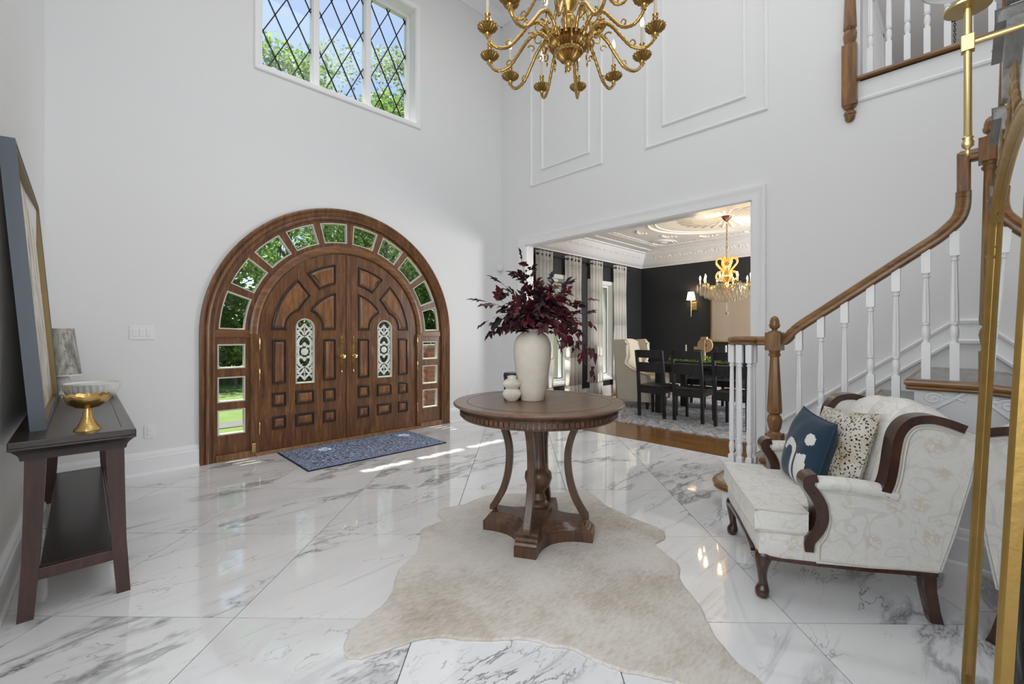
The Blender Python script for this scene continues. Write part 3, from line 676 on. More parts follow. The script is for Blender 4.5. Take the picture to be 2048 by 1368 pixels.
# leaves
LY = YF + .022           # room-side face of a leaf
def arcpts(cx, cz, r, a0, a1, n=10): return [(cx + r * math.cos(math.radians(a0 + (a1 - a0) * k / n)), cz + r * math.sin(math.radians(a0 + (a1 - a0) * k / n))) for k in range(n + 1)]
def leaf(sgn):
    X = lambda u: DC + sgn * u            # u: distance from the meeting line
    out = [(.001, .032), (RL, .032), (RL, ZS)] + [(RL * math.cos(PI / 2 * k / 24), ZS + RL * math.sin(PI / 2 * k / 24)) for k in range(1, 24)] + [(.001, ZS + RL)]
    ou0, ou1, oz0, oz1 = .373, .563, .69, 1.385; orr = (ou1 - ou0) / 2; ouc = (ou0 + ou1) / 2
    oval = [(ou0, oz0), (ou1, oz0)] + [(ouc + orr * math.cos(PI * k / 12), oz1 - orr + orr * math.sin(PI * k / 12)) for k in range(13)]
    b = MB(); b.prism([(X(u), z) for u, z in out], XZ, LY, LY + .045, holes=[[(X(u), z) for u, z in oval]])
    lo = b.build('door_leaf', M['door'], door, 0)
    bd = MB(); bd.frame([(X(u), LY, z) for u, z in (oval if sgn > 0 else list(reversed(oval)))], (0, -1, 0), [(-.004, 0), (-.002, .010), (.008, .012), (.012, -.02)], closed=True); bd.build('glazing_bead', M['cream_cer'], lo, 40)
    gp = MB(); gp.prism([(X(u), z) for u, z in oval], XZ, LY + .02, LY + .026); gp.build('pane', M['glass'], lo, 0)
    # etched white scrollwork
    e = MB(); cz = (oz0 + oz1) / 2 - .01
    def P3(u, z): return (X(ouc + u), LY + .015, z)
    def sp(u0, z0, r0, a0, turns, m_):
        pts = []
        for k in range(22):
            t = k / 21; r_ = r0 * (1 - .85 * t); a = math.radians(a0) + m_ * turns * 2 * PI * t
            pts.append((u0 + r_ * math.cos(a), z0 + r_ * math.sin(a)))
        return pts
    def draw(pts, wd):
        n = len(pts)
        for s2 in (1, -1): e.tube([P3(s2 * u, z) for u, z in pts], [wd * (0.45 + .9 * math.sin(PI * (k + .5) / n)) for k in range(n)], 6, flat=((0, 1, 0), .25))
    for v in (1, -1):
        Z = lambda d: cz + v * d
        draw([(u, Z(z)) for u, z in [(.004, .30), (.02, .27), (.045, .25), (.07, .262), (.072, .285)]], .010)
        draw([(u, Z(z)) for u, z in [(.006, .18), (.02, .215), (.045, .235), (.065, .225), (.072, .20), (.058, .19), (.05, .205)]], .011)
        draw([(u, Z(z)) for u, z in [(.004, .165), (.03, .16), (.055, .135), (.07, .10), (.068, .07), (.045, .055), (.025, .06), (.03, .075)]], .013)
        draw([(u, Z(z)) for u, z in [(.02, .165), (.05, .185), (.075, .17), (.072, .15)]], .009)
        draw([(u, Z(z)) for u, z in [(.075, .05), (.06, .03), (.065, .008), (.08, .0)]], .009)
        draw([(u, Z(z)) for u, z in [(.0, .20), (.0, .26), (.0, .31)]], .007)
        draw([(u, Z(z)) for u, z in [(.0, .06), (.008, .08), (.0, .10)]], .010)
    e.lathe([(0, -.001), (.034, -.001), (.038, .001), (.034, .003), (0, .004)], 20, (0, 0, 0)); k0 = len(e.v) - 100
    for i in range(k0, len(e.v)): vx, vy, vz = e.v[i]; e.v[i] = (X(ouc) + vx, LY + .013 - vz, cz + vy)
    e.build('etched_scroll', M['white_cer'], lo, 40)
    def pan(poly, grain='panel'):
        mb = MB(); raised(mb, [(X(u), z) for u, z in poly], LY, STEPS); mb.build('raised_panel', [M['stain'], M[grain]], lo, 25)
    cols = [(.130, .273), (.370, .565), (.655, .792)]
    for z0, z1 in ((.231, .369), (.464, .613)):
        for a, b_ in cols: pan([(a, z0), (b_, z0), (b_, z1), (a, z1)])
    for a, b_ in (cols[0], cols[2]): pan([(a, .698), (b_, .698), (b_, 1.165), (a, 1.165)])
    # upper fan panels: C (inner, around the oval head), B (top, by the stile), A (outer)
    hc = (ouc, oz1 - orr); rh = .185
    zt = 1.262
    def on(r): return r
    pc = [(.130, zt)]
    # circle round oval head, from its inner side up to the arc of radius .49
    pts = []
    for k in range(0, 40):
        a = math.radians(180 - k * 3.0); u, z = hc[0] + rh * math.cos(a), hc[1] + rh * math.sin(a)
        if z < zt: continue
        if math.hypot(u, z - ZS) > .485: break
        pts.append((u, z))
    ua = math.asin(min(1, .130 / .49)); a_end = math.degrees(math.atan2(pts[-1][1] - ZS, pts[-1][0]))
    pc = [(.130, zt), (pts[0][0], zt)] + pts[1:] + [(.49 * math.cos(math.radians(t)), ZS + .49 * math.sin(math.radians(t))) for t in [a_end + (90 - math.degrees(ua) - a_end) * k / 8 for k in range(1, 9)]]
    pan(pc)
    RA, RB = .575, .80; s0 = math.degrees(math.asin(.130 / RB)); s1 = math.degrees(math.asin(.130 / RA))
    pan([(RA * math.cos(math.radians(t)), ZS + RA * math.sin(math.radians(t))) for t in [57 + (90 - s1 - 57) * k / 7 for k in range(8)]] + [(RB * math.cos(math.radians(t)), ZS + RB * math.sin(math.radians(t))) for t in [90 - s0 + (55.5 - 90 + s0) * k / 8 for k in range(9)]])
    pts = []
    for k in range(0, 60):
        a = math.radians(k * 3.0); u, z = hc[0] + rh * math.cos(a), hc[1] + rh * math.sin(a)
        if z < zt: continue
        if math.hypot(u, z - ZS) < RA: break
        pts.append((u, z))
    a_end = math.degrees(math.atan2(pts[-1][1] - ZS, pts[-1][0])); zb_ = math.degrees(math.asin((zt - ZS) / RB))
    pa = [(RB * math.cos(math.radians(t)), ZS + RB * math.sin(math.radians(t))) for t in [zb_ + (47.5 - zb_) * k / 12 for k in range(13)]]
    pa += [(RA * math.cos(math.radians(t)), ZS + RA * math.sin(math.radians(t))) for t in [46 + (a_end - 46) * k / 3 for k in range(4)] if t > a_end + .3]
    pa += list(reversed(pts)); pa[-1] = (pts[0][0], zt)
    pan(pa)
    if sgn < 0:
        ast = MB(); ast.box(DC - .012, LY - .012, .035, DC + .022, LY, ZS + RL - .002); ast.build('astragal', M['door'], lo, 0, bevel=.004)
    # pierced brass handle plate with knob
    hx = X(.068) if sgn < 0 else X(.072)
    hp = MB(); hp.box(hx - .014, LY - .006, .885, hx + .014, LY, 1.09)
    for s2, zc0 in ((1, 1.09), (-1, .885)):
        for k in range(2):
            hp.tube([(hx + .013 * math.cos(t), LY - .004, zc0 + s2 * (.018 + k * .03) + .016 * math.sin(t)) for t in [2 * PI * q / 14 for q in range(14)]], .0035, 6, closed=True)
        hp.lathe([(.004, 0), (.010, .008), (.006, .018), (.003, .03), (0, .034)] if s2 > 0 else [(0, -.034), (.009, -.026), (.009, -.014), (.004, 0)], 10, (hx, LY - .005, zc0 + s2 * .074))
        hp.box(hx - .003, LY - .004, min(zc0, zc0 + s2 * .08), hx + .003, LY - .001, max(zc0, zc0 + s2 * .08))
    hp.build('handle_plate', M['polbrass'], lo, 40)
    kn = MB(); kn.lathe([(.009, 0), (.009, .03), (.020, .036), (.026, .048), (.022, .060), (0, .066)], 18); kn.xf(Matrix.Translation((hx + .002, LY - .004, .965)) @ Matrix.Rotation(PI / 2, 4, 'X')); kn.build('door_knob', M['polbrass'], lo, 40)
    for zc_ in (1.12, .81, .27):
        hg = MB(); hg.lathe([(.002, -.062), (.006, -.055), (.0075, -.05), (.0075, .05), (.006, .055), (.002, .062)], 10, (X(RL + .004), YF - .010, zc_)); hg.build('hinge', M['polbrass'], lo, 40)
for s_ in (-1, 1): leaf(s_)
dsx = MB(); dsx.box(1.205, YF - .035, .045, 1.24, YF - .006, .135); dsx.build('door_sensor', M['polbrass'], door, 0, bevel=.004)
# ================================================================ STAIRCASE
SX, RX = 3.32, 3.385                 # face of the stair wall, centre line of the balustrade
RISE = .194; LH = RISE * 5           # landing height
NY = [1.20, .955, .71, .465, .22]    # nosing positions of treads 1-4 and the landing
YS = -.114                            # face of the wall under the upper flight
NUP = 12; GO = .24; UR = (3.33 - LH) / NUP
# wall below the lower flight (stepped) and below the upper flight
wp = [(YS, 0), (1.19, 0)]
for i in range(5):
    wp += [(NY[i] - .01, RISE * (i + 1) - .04 if i else RISE - .04)]
    if i < 4: wp += [(NY[i + 1] - .01, RISE * (i + 1) - .04)]
wp = [(YS, 0), (1.18, 0), (1.18, RISE - .04)]
for i in range(1, 5): wp += [(NY[i] - .012, RISE * i - .03), (NY[i] - .012, RISE * (i + 1) - .03)]
wp += [(YS, LH - .03)]
a = MB(); a.prism(wp, YZ, SX, SX + .05); S('wall_stair_side', a, M['wall'], 0)
wp = [(.62, 0), (SX + .05, 0), (SX + .05, LH - .04)]
X0 = 3.33
for k in range(NUP - 1):
    wp += [(X0 - GO * k, LH + UR * (k + 1) - .04 if False else LH - .04 + UR * k), (X0 - GO * k, LH - .04 + UR * (k + 1))]
wp += [(.62, LH - .04 + UR * (NUP - 1))]
a = MB(); a.prism(wp, XZ, YS - .05, YS); S('wall_stair', a, M['wall'], 0)
baseboard('baseboard_stair', [((SX, 1.15, 0), (SX, YS, 0), (-1, 0, 0)), ((SX, YS, 0), (.62, YS, 0), (0, 1, 0))])
stair = thing('staircase', 'oak and white staircase with grey treads rising along the right wall', 'staircase')
def nosing(pts, w=.045, h=.034):
    m_ = MB(); m_.tube(pts, h / 2, 10); return m_
def tread(poly, z, edge):
    t = MB(); t.prism(poly, XY, z - .032, z); o = t.build('tread', M['grey_tread'], stair, 0)
    n = MB(); pts = [Vector(e) for e in edge]
    n.tube(pts, [.019] * len(pts), 12)
    n.tube([p + Vector((0, 0, -.028)) for p in pts], [.011] * len(pts), 8)
    n.build('nosing', M['oakY'], o, 50); return o
XT = 3.285
for i in range(4):
    z = RISE * (i + 1); y1 = NY[i]; y0 = NY[i + 1] - .03
    if i == 0:
        arc = [(3.30 + .13 * math.cos(t), 1.13 + .13 * math.sin(t)) for t in [PI * 1.5 - PI * 1.0 * k / 10 for k in range(11)]]
        poly = [(4.6, y0), (3.30, y0)] + [(3.30 + .13 * math.cos(t), 1.13 + .13 * math.sin(t)) for t in [-PI / 2 - PI * k / 10 for k in range(11)]] + [(4.6, 1.26)]
        edge = [(3.30, y0, z - .018)] + [(3.30 + .14 * math.cos(t), 1.13 + .14 * math.sin(t), z - .018) for t in [-PI / 2 - PI * k / 10 for k in range(11)]] + [(4.6, 1.27, z - .018)]
        b = MB(); b.prism([(4.6, 1.24), (3.32, 1.24), (3.22, 1.2), (3.19, 1.13), (3.22, 1.06), (3.32, 1.0), (4.6, 1.0)], XY, 0, z - .032); b.build('riser', M['trim'], stair, 40)
    else:
        poly = [(XT, y0), (4.6, y0), (4.6, y1), (XT, y1)]
        edge = [(XT, y0, z - .018), (XT, y1 + .012, z - .018), (4.6, y1 + .012, z - .018)]
        b = MB(); b.box(SX + .05, y1 - .03, z - RISE, 4.6, y1 - .014, z - .032); b.build('riser', M['grey_tread'], stair, 0)
    tread(poly, z, edge)
b = MB(); b.box(SX + .05, NY[4] - .03, LH - RISE, 4.6, NY[4] - .014, LH - .032); b.build('riser', M['grey_tread'], stair, 0)
tread([(XT, NY[4]), (XT, -.09), (3.36, -.09), (3.36, -1.26), (4.6, -1.26), (4.6, NY[4])], LH, [(XT, -.085, LH - .018), (XT, NY[4] + .012, LH - .018), (4.6, NY[4] + .012, LH - .018)])
for k in range(NUP - 1):
    z = LH + UR * (k + 1); x1 = X0 - GO * k + .03; x0 = X0 - GO * (k + 1)
    t = MB(); t.prism([(x0, -.062), (x1, -.062), (x1, -1.26), (x0, -1.26)], XY, z - .038, z); t.build('tread', M['grey_tread'], stair, 0, bevel=.012, seg=3)
    b = MB(); b.box(x1 - .04, -1.26, z - UR, x1 - .025, YS - .02, z - .032); b.build('riser', M['grey_tread'], stair, 0)
    br = MB(); br.prism([(x1 - .022, z - .036), (x1 - .022, z - UR + .01), (x1 - .05, z - UR + .018), (x1 - .10, z - .105), (x1 - .16, z - .09), (x0 - .01, z - .075), (x0 - .01, z - .036)], XZ, YS - .002, -.076); br.build('tread_bracket', M['grey_tread'], stair, 0)
# carved scroll brackets on the stair face
def scroll(y, z, r, sgn=1):
    m_ = MB(); pts = [(SX - .004, y + sgn * r * (1 - .8 * t) * math.cos(2.6 * PI * t + .3), z + r * .75 * (1 - .8 * t) * math.sin(2.6 * PI * t + .3)) for t in [k / 34 for k in range(35)]]
    pts = [(SX - .004, y + sgn * r * 2.9, z - r * .1), (SX - .004, y + sgn * r * 2.1, z + r * .25), (SX - .004, y + sgn * r * 1.5, z + r * .3)] + pts
    m_.tube(pts, .0085, 8, flat=((1, 0, 0), .6)); m_.build('scroll_bracket', M['trim'], stair, 50)
for i in range(5): scroll(NY[i] - .09, RISE * (i + 1) - .10, .042, -1)
# raking moulding on the stair face
rk = MB(); rk.skin([[(SX, y, z), (SX - .014, y, z), (SX - .014, y, z + .02), (SX, y, z + .026)] for y, z in ((1.05, .08), (-.15, .08 + 1.2 * .79))]); S('trim_stair_rake', rk, M['trim'], 0)
# wall skirting: two moulding lines following the pitch, level on the landing
sk = MB()
for off, z_l in ((.0, 1.165), (.15, 1.31)):
    P = [(XR, 1.30, z_l - (1.30 - .07) * .79), (XR, .07, z_l), (XR, -1.26, z_l)]
    for A, B in zip(P, P[1:]): sk.skin([[(XR, p[1], p[2] - .014), (XR - .026, p[1], p[2] - .014), (XR - .03, p[1], p[2] + .006), (XR - .012, p[1], p[2] + .02), (XR, p[1], p[2] + .02)] for p in (A, B)])
for A, B in (((1.30, 1.165 - 1.23 * .79), (.07, 1.165)), ((.07, 1.165), (-1.26, 1.165))):
    sk.skin([[(XR, y, z), (XR - .012, y, z), (XR - .012, y, z + .14), (XR, y, z + .14)] for y, z in (A, B)])
S('trim_stair_skirt', sk, M['trim'], 0)
# balusters
BAL = {}
def baluster(x, y, z0, z1, parent, fl=True, bb=.17, tb=.12):
    key = (round(z1 - z0, 2), bb, tb); L_ = z1 - z0
    if key not in BAL:
        m_ = MB(); h = .019
        m_.box(-h, -h, 0, h, h, bb); m_.box(-h, -h, L_ - tb, h, h, L_)
        s0, s1 = bb, L_ - tb; D = s1 - s0
        m_.lathe([(.017, s0), (.012, s0 + .012), (.0165, s0 + .03), (.019, s0 + .06), (.017, s0 + .085), (.012, s0 + .098), (.018, s0 + .103), (.018, s0 + .112), (.0135, s0 + .116)], 16)
        m_.lathe([(.0185, s0 + .116), (.0175, s0 + D * .5), (.0125, s1 - .028)], 32, flute=8, famp=.16)
        m_.lathe([(.0135, s1 - .028), (.0175, s1 - .024), (.0175, s1 - .016), (.012, s1 - .012), (.018, s1)], 16)
        BAL[key] = m_.mesh('baluster', M['trim'], 40)
    return link('baluster', BAL[key], parent, (x, y, z0))
PIT = .736
def railz(y): return 1.165 + (.91 - y) * PIT       # rail centre height along the lower flight
for y, n in ((.773, 1), (.653, 2), (.531, 2), (.405, 3), (.29, 3), (.163, 4), (.05, 4)):
    zb = LH if y < .2 else (RISE * 4 if y < .45 else RISE * 3 if y < .70 else RISE * 2)
    zt = railz(max(y, .03)) - .025
    baluster(RX, y, zb, zt, stair, bb=.20 if y < .5 else .17, tb=.13)
# newel post with acorn
def newel(x, y, z0, zblk, ztop, parent):
    m_ = MB(); h = .047
    m_.box(-h, -h, 0, h, h, .16); b1 = zblk - z0; m_.box(-h, -h, b1 - .065, h, h, b1 + .055)
    D = b1 - .065
    m_.lathe([(.044, .16), (.030, .175), (.040, .20), (.047, .245), (.042, .275), (.030, .29), (.044, .30), (.046, .32), (.046, .33)], 8)
    m_.lathe([(.046, .33), (.044, .36), (.028, D - .045)], 8)
    m_.lathe([(.028, D - .045), (.036, D - .035), (.038, D - .025), (.030, D - .018), (.036, D)], 20)
    t0 = b1 + .055
    m_.lathe([(.040, t0), (.040, t0 + .006), (.018, t0 + .014), (.016, t0 + .022), (.030, t0 + .034), (.034, t0 + .05), (.033, t0 + .056), (.029, t0 + .058), (.029, t0 + .075), (.022, t0 + .098), (.010, t0 + .110), (0, t0 + .112)], 20)
    return m_.build('newel_post', M['oak'], parent, 40, loc=(x, y, z0), bevel=0)
newel(RX - .02, .912, RISE * 2, 1.175, 1.35, stair)
# handrail of the lower flight with gooseneck
RP = [(-.030, -.022), (-.026, -.006), (-.033, .006), (-.028, .022), (-.012, .032), (.012, .032), (.028, .022), (.033, .006), (.026, -.006), (.030, -.022), (.016, -.030), (-.016, -.030)]
def rail(path, name='handrail', prof=RP):
    P = [Vector(p) for p in path]; loops = []; side = None
    for i, p in enumerate(P):
        t = (P[min(i + 1, len(P) - 1)] - P[max(i - 1, 0)]).normalized()
        if side is None: side = t.cross(Vector((0, 0, 1))).normalized()
        sd_ = (side - t * side.dot(t)); sd_ = sd_.normalized(); hz = t.cross(Vector((0, 0, 1)))
        if hz.length > .25: sd_ = hz.normalized()
        side = sd_; up = side.cross(t).normalized(); loops.append([p + side * a_ + up * b_ for a_, b_ in prof])
    m_ = MB(); m_.skin(loops); return m_.build(name, M['oakY'], stair, 45)
low = [(RX, .865, 1.172), (RX, .84, 1.19)] + [(RX, y, railz(y)) for y in (.78, .6, .4, .2, .12)] + [(RX, .07, 1.795), (RX, .035, 1.84), (RX, .018, 1.90), (RX, .015, 1.98)]
rail(catmull(low, 5))
gm = MB(); gm.box(RX - .03, -.012, 1.97, RX + .03, .042, 2.19); gm.build('gooseneck_riser', M['oak'], stair, 0, bevel=.01)
gm = MB(); gm.skin([[(RX + a_, y, 2.165 + b_) for a_, b_ in RP] for y in (.03, -.07)]); gm.build('handrail_easing', M['oakY'], stair, 45)
# level rail loop and balusters on the bottom step
loop = [(RX - .02, .955, 1.175)] + [(RX - .045 + .085 * math.cos(t), 1.10 + .085 * math.sin(t), 1.175) for t in [-.9 + (PI * 1.5) * k / 16 for k in range(17)]]
lm = MB(); lm.lathe([(.02, -.03), (.085, -.03), (.10, -.02), (.092, -.006), (.104, .006), (.098, .022), (.08, .032), (0, .034)], 28, (RX - .03, 1.105, 1.172)); lm.build('rail_cap', M['oakY'], stair, 45)
lm = MB(); lm.skin([[(RX - .025 + a_, y, 1.172 + b_) for a_, b_ in RP] for y in (.95, 1.06)]); lm.build('handrail_easing', M['oakY'], stair, 45)
for dx, dy in ((-.075, .0), (-.03, .068), (.035, .05), (-.055, -.055), (.02, -.06)): baluster(RX - .03 + dx, 1.105 + dy, RISE, 1.145, stair, bb=.17, tb=.125)
# corner newel and upper flight balustrade
newel(3.345, -.085, LH, 2.17, 2.4, stair)
UY = -.13
uz = lambda x: LH + UR * ((X0 - x) / GO + 1) + .86
rail(catmull([(3.30, UY, uz(3.26)), (3.1, UY, uz(3.1)), (2.2, UY, uz(2.2)), (1.3, UY, uz(1.3)), (.95, UY, uz(.95))], 4))
for k in range(NUP - 2):
    for dx in (-.02, -.12):
        x = X0 - GO * k + dx; baluster(x, UY - .005, LH + UR * (k + 1), uz(x) - .03, stair)
# ================================================================ UPPER BALCONY
bal = thing('balcony_railing', 'oak newel and white balusters of the upper balcony above the stairs', 'railing')
bb_ = MB(); bb_.skin([[(XR + .02 - a_, y, 3.31 + b_) for a_, b_ in ((0, 0), (.045, 0), (.055, .012), (.05, .028), (.04, .036), (.02, .04), (-.06, .04), (-.06, 0))] for y in (.64, -1.2)]); bb_.build('floor_nosing', M['oakY'], bal, 30)
nm = MB(); h = .05
nm.box(-h, -h, 3.118, h, h, 3.62)
nm.lathe([(0, 2.985), (.018, 2.99), (.032, 3.005), (.036, 3.03), (.037, 3.045), (.043, 3.05), (.041, 3.068), (.026, 3.078), (.022, 3.086), (.040, 3.10), (.046, 3.118)], 20)
nm.lathe([(.05, 3.62), (.034, 3.64), (.044, 3.67), (.048, 3.71), (.044, 3.74), (.034, 3.75), (.046, 3.765), (.046, 3.78)], 8); nm.lathe([(.046, 3.78), (.032, 4.2)], 8); nm.box(-h, -h, 4.2, h, h, 4.34)
nm.build('newel_post', M['oak'], bal, 40, loc=(XR - .005, .685, 0))
for y in (.555, .439, .329, .216, .105, -.01, -.12, -.24, -.36): baluster(XR + .015, y, 3.35, 4.22, bal, bb=.20)
rr = MB(); rr.skin([[(XR + .015 + a_, y, 4.25 + b_) for a_, b_ in RP] for y in (.64, -1.2)]); rr.build('handrail', M['oakY'], bal, 45)
tf = MB(); tf.skin([[(XR, y, 3.13), (XR - .012, y, 3.135), (XR - .018, y, 3.15), (XR - .008, y, 3.165), (XR, y, 3.17)] for y in (.63, -1.2)]); S('trim_balcony', tf, M['trim'], 30)
# upper hall behind the balcony
uh = MB(); uh.box(XRo, -1.3, 3.15, 10.0, .95, 3.30); S('floor_upper_hall', uh, M['plank'], 0)
uh = MB(); uh.box(XR, -1.3, 5.72, 10.0, .95, 5.85); S('ceiling_upper_hall', uh, M['ceil'], 0)
uh = MB(); uh.box(9.9, -1.3, 3.30, 10.0, .95, 5.72); uh.box(XRo, .85, 3.30, 10.0, .95, 5.72)
for q in rects(XRo, 10, 3.30, 5.72, [(6.0, 8.5, 4.1, 5.3)]): uh.box(q[0], -1.3, q[2], q[1], -1.2, q[3])
S('wall_upper_hall', uh, M['wall'], 0)
added_window('window_4', 6.0, 8.5, 4.1, 5.3, -1.25, 3, 2)  # window added out of view for the upper hall fill
uc = MB()
for A, B in (((7.2, .85, 3.3), (7.2, .85, 5.45)), ((8.2, .85, 5.45), (8.2, .85, 3.3))): uc.box(A[0] - .05, .835, 3.3, A[0] + .05, .852, 5.5)
uc.box(7.15, .835, 5.45, 8.25, .852, 5.55); uc.box(7.25, .842, 3.3, 8.15, .853, 5.45); S('trim_hall_door', uc, M['trim'], 0)
pend = thing('hall_pendant', 'small black pendant on a chain in the upper hall behind the balusters', 'pendant lamp', (8.9, .13, 5.72))
pm = MB(); pm.lathe([(0, -.05), (.02, -.05), (.06, -.03), (.065, 0)], 14); pm.build('canopy', M['darkmetal'], pend, 40)
pm = MB()
for k in range(16): a = (k % 2) * PI / 2; pm.tube([(math.cos(a) * .012 * math.cos(t), math.sin(a) * .012 * math.cos(t), -.07 - k * .036 + .024 * math.sin(t)) for t in [2 * PI * q / 10 for q in range(10)]], .004, 5, closed=True)
pm.build('chain', M['darkmetal'], pend, 40)
pm = MB(); pm.lathe([(0, -.88), (.10, -.86), (.13, -.80), (.10, -.68), (.02, -.64), (0, -.63)], 16); pm.build('lamp_shade', M['darkmetal'], pend, 40)
# ================================================================ FOYER THINGS
# ---- console table (long side against the left wall)
con = thing('console_table', 'dark espresso console table with lower shelf against the left wall', 'table', (0, 0, 0))
CX0, CX1, CY0, CY1, CT = -.222, .182, 2.72, 4.72, .775
t = MB(); t.box(CX0, CY0, CT - .028, CX1, CY1, CT); t.build('table_top', M['espresso'], con, 0, bevel=.004)
t = MB()
for a_, b_, c_, d in ((CX0 + .02, CY0 + .12, .004, 1.76), (CX1 - .10, CY0 + .12, .004, 1.76)): t.box(a_ + .05, b_, CT - .001, a_ + .05 + c_, b_ + d, CT + .0012)
t.build('top_groove', M['black'], con, 0)
t = MB()
prof = [(0, 0), (0, -.008), (.010, -.014), (.024, -.030), (.030, -.040), (.034, -.06), (.05, -.06), (.05, 0)]
P = [(CX0, CY0), (CX1, CY0), (CX1, CY1), (CX0, CY1)]
loops = []
for i, (x, y) in enumerate(P + P[:1]):
    sx = 1 if x == CX0 else -1; sy = 1 if y == CY0 else -1; loops.append([(x + sx * a_, y + sy * a_, CT - .028 + b_) for a_, b_ in prof])
t.skin(loops, cap0=False, cap1=False); t.build('cornice_apron', M['espresso'], con, 30)
for x, sx in ((-.145, -1), (.110, 1)):
    for y, sy in ((2.83, -1), (4.60, 1)):
        t = MB(); L_ = []
        for z, ox, w_ in ((CT - .06, 0, .066), (.55, .004, .062), (.25, .014, .054), (0, .030, .05)):
            cx_, cy_ = x + sx * ox, y + sy * ox * .8; L_.append([(cx_ - w_ / 2, cy_ - w_ / 2, z), (cx_ + w_ / 2, cy_ - w_ / 2, z), (cx_ + w_ / 2, cy_ + w_ / 2, z), (cx_ - w_ / 2, cy_ + w_ / 2, z)])
        t.skin(L_); t.build('leg', M['redleg'], con, 20)
t = MB(); t.box(-.135, 2.83, .175, .105, 4.60, .205); t.build('shelf', M['espresso'], con, 0, bevel=.003)
t = MB(); t.box(-.155, 2.80, .155, .118, 2.83, .205); t.box(.10, 2.83, .155, .118, 4.60, .20); t.box(-.155, 4.60, .155, .118, 4.63, .205); t.build('shelf_rail', M['redleg'], con, 0, bevel=.003)
# ---- framed abstract painting leaning against the left wall
pa = thing('framed_painting', 'large abstract painting in slate grey frame leaning on the console', 'painting', (-.118, 0, CT + .001))
PY0, PY1, PH = 2.97, 4.46, 1.325; lean = math.atan2(.098, 1.32)
pa.rotation_euler = (0, -lean, 0)
f = MB(); TH = .054
for q in rects(PY0, PY1, 0, PH, [(PY0 + .016, PY1 - .016, .016, PH - .016)]): f.box(-TH, q[0], q[2], 0, q[1], q[3])
f.build('frame', M['frame_grey'], pa, 0)
f = MB()
for q in rects(PY0 + .0165, PY1 - .0165, .0165, PH - .0165, [(PY0 + .03, PY1 - .03, .03, PH - .03)]): f.box(-.040, q[0], q[2], -.003, q[1], q[3])
f.build('gold_fillet', M['dull_gold'], pa, 0)
f = MB(); f.box(-.042, PY0 + .018, .018, -.03, PY1 - .018, PH - .018); f.build('canvas', M['abstract'], pa, 0)
f = MB(); f.tube(catmull([(-TH - .002, PY0 + .05, 1.02), (-TH - .006, PY0 + .3, .98), (-TH - .006, PY1 - .3, .98), (-TH - .002, PY1 - .05, 1.02)], 5), .002, 5); f.build('hanging_wire', M['rope'], pa, 40)
# ---- lamp with marbled shade at the far end of the console
lp = thing('table_lamp', 'table lamp with grey marbled tapered shade at far end of console', 'lamp', (-.105, 4.595, CT))
m_ = MB(); m_.lathe([(.055, 0), (.06, .006), (.055, .02), (.03, .03), (.045, .07), (.05, .10), (.03, .14), (.012, .16), (.010, .20), (0, .20)], 24); m_.build('base', M['white_cer'], lp, 40)
m_ = MB(); m_.lathe([(.102, .15), (.062, .485), (.060, .485), (.100, .15)], 32); m_.build('lamp_shade', M['marbled'], lp, 30)
m_ = MB(); m_.lathe([(.104, .142), (.104, .15), (.098, .15), (.098, .142), (.104, .142)], 32); m_.build('shade_rim', M['white_cer'], lp, 30)
# ---- white ribbed bowl
o = thing('ribbed_bowl', 'white ribbed ceramic bowl on the console behind the gold compote', 'bowl', (.05, 4.28, CT))
m_ = MB(); m_.lathe([(.08, 0), (.112, .006), (.134, .03), (.147, .06), (.151, .095)], 112, flute=28, famp=.055); m_.build('body', M['white_cer'], o, 60)
m_ = MB(); m_.lathe([(.151, .094), (.151, .104), (.143, .104), (.137, .06), (.11, .022), (0, .016)], 64); m_.build('rim', M['white_cer'], o, 50)
# ---- gold compote
o = thing('gold_compote', 'gold footed bowl with scalloped rim at near end of console', 'bowl', (.017, 2.862, CT))
m_ = MB(); m_.lathe([(.050, 0), (.049, .004), (.037, .018), (.022, .05), (.015, .085), (.013, .10)], 40); m_.build('foot', M['goldbowl'], o, 50)
m_ = MB(); pr = [(.013, .098), (.040, .104), (.066, .122), (.082, .146), (.087, .160), (.084, .160), (.063, .126), (.036, .112), (0, .108)]
m_.lathe(pr, 84, flute=0)
for i in range(len(m_.v)):
    x, y, z = m_.v[i]; r_ = math.hypot(x, y)
    if r_ > .03: a_ = math.atan2(y, x); m_.v[i] = (x * (1 + .02 * abs(math.sin(9 * a_))), y * (1 + .02 * abs(math.sin(9 * a_))), z + .007 * (abs(math.sin(9 * a_)) - .5) * (r_ / .087) ** 3)
m_.build('bowl', M['goldbowl'], o, 50)
# ---- switches, outlets, sensor
def plate(name, label, cat, x, z, w_, h_, kids, axis='Y', pos=YF, m='plastic'):
    o = thing(name, label, cat, (x, pos, z) if axis == 'Y' else (pos, x, z)); sg = -1
    b = MB(); b.box(-w_ / 2, -.006, -h_ / 2, w_ / 2, 0, h_ / 2); b.build('plate', M[m], o, 0, bevel=.002)
    for kx, kz, kw, kh, nm_, km in kids:
        c_ = MB(); c_.box(kx - kw / 2, -.010, kz - kh / 2, kx + kw / 2, -.004, kz + kh / 2); c_.build(nm_, M[km], o, 0, bevel=.0015)
    return o
plate('light_switch', 'white triple rocker switch plate on wall left of the arched door', 'light switch', .368, 1.232, .165, .118, [(dx, 0, .034, .066, 'rocker', 'plastic') for dx in (-.046, 0, .046)])
def outlet(label, x, z, pos=YF): return plate('wall_outlet', label, 'outlet', x, z, .074, .118, [(0, .022, .03, .03, 'socket', 'plastic'), (0, -.022, .03, .03, 'socket', 'plastic')] + [(sx, sz, .003, .010, 'slot', 'plasticd') for sx in (-.006, .006) for sz in (.025, -.019)], pos=pos)
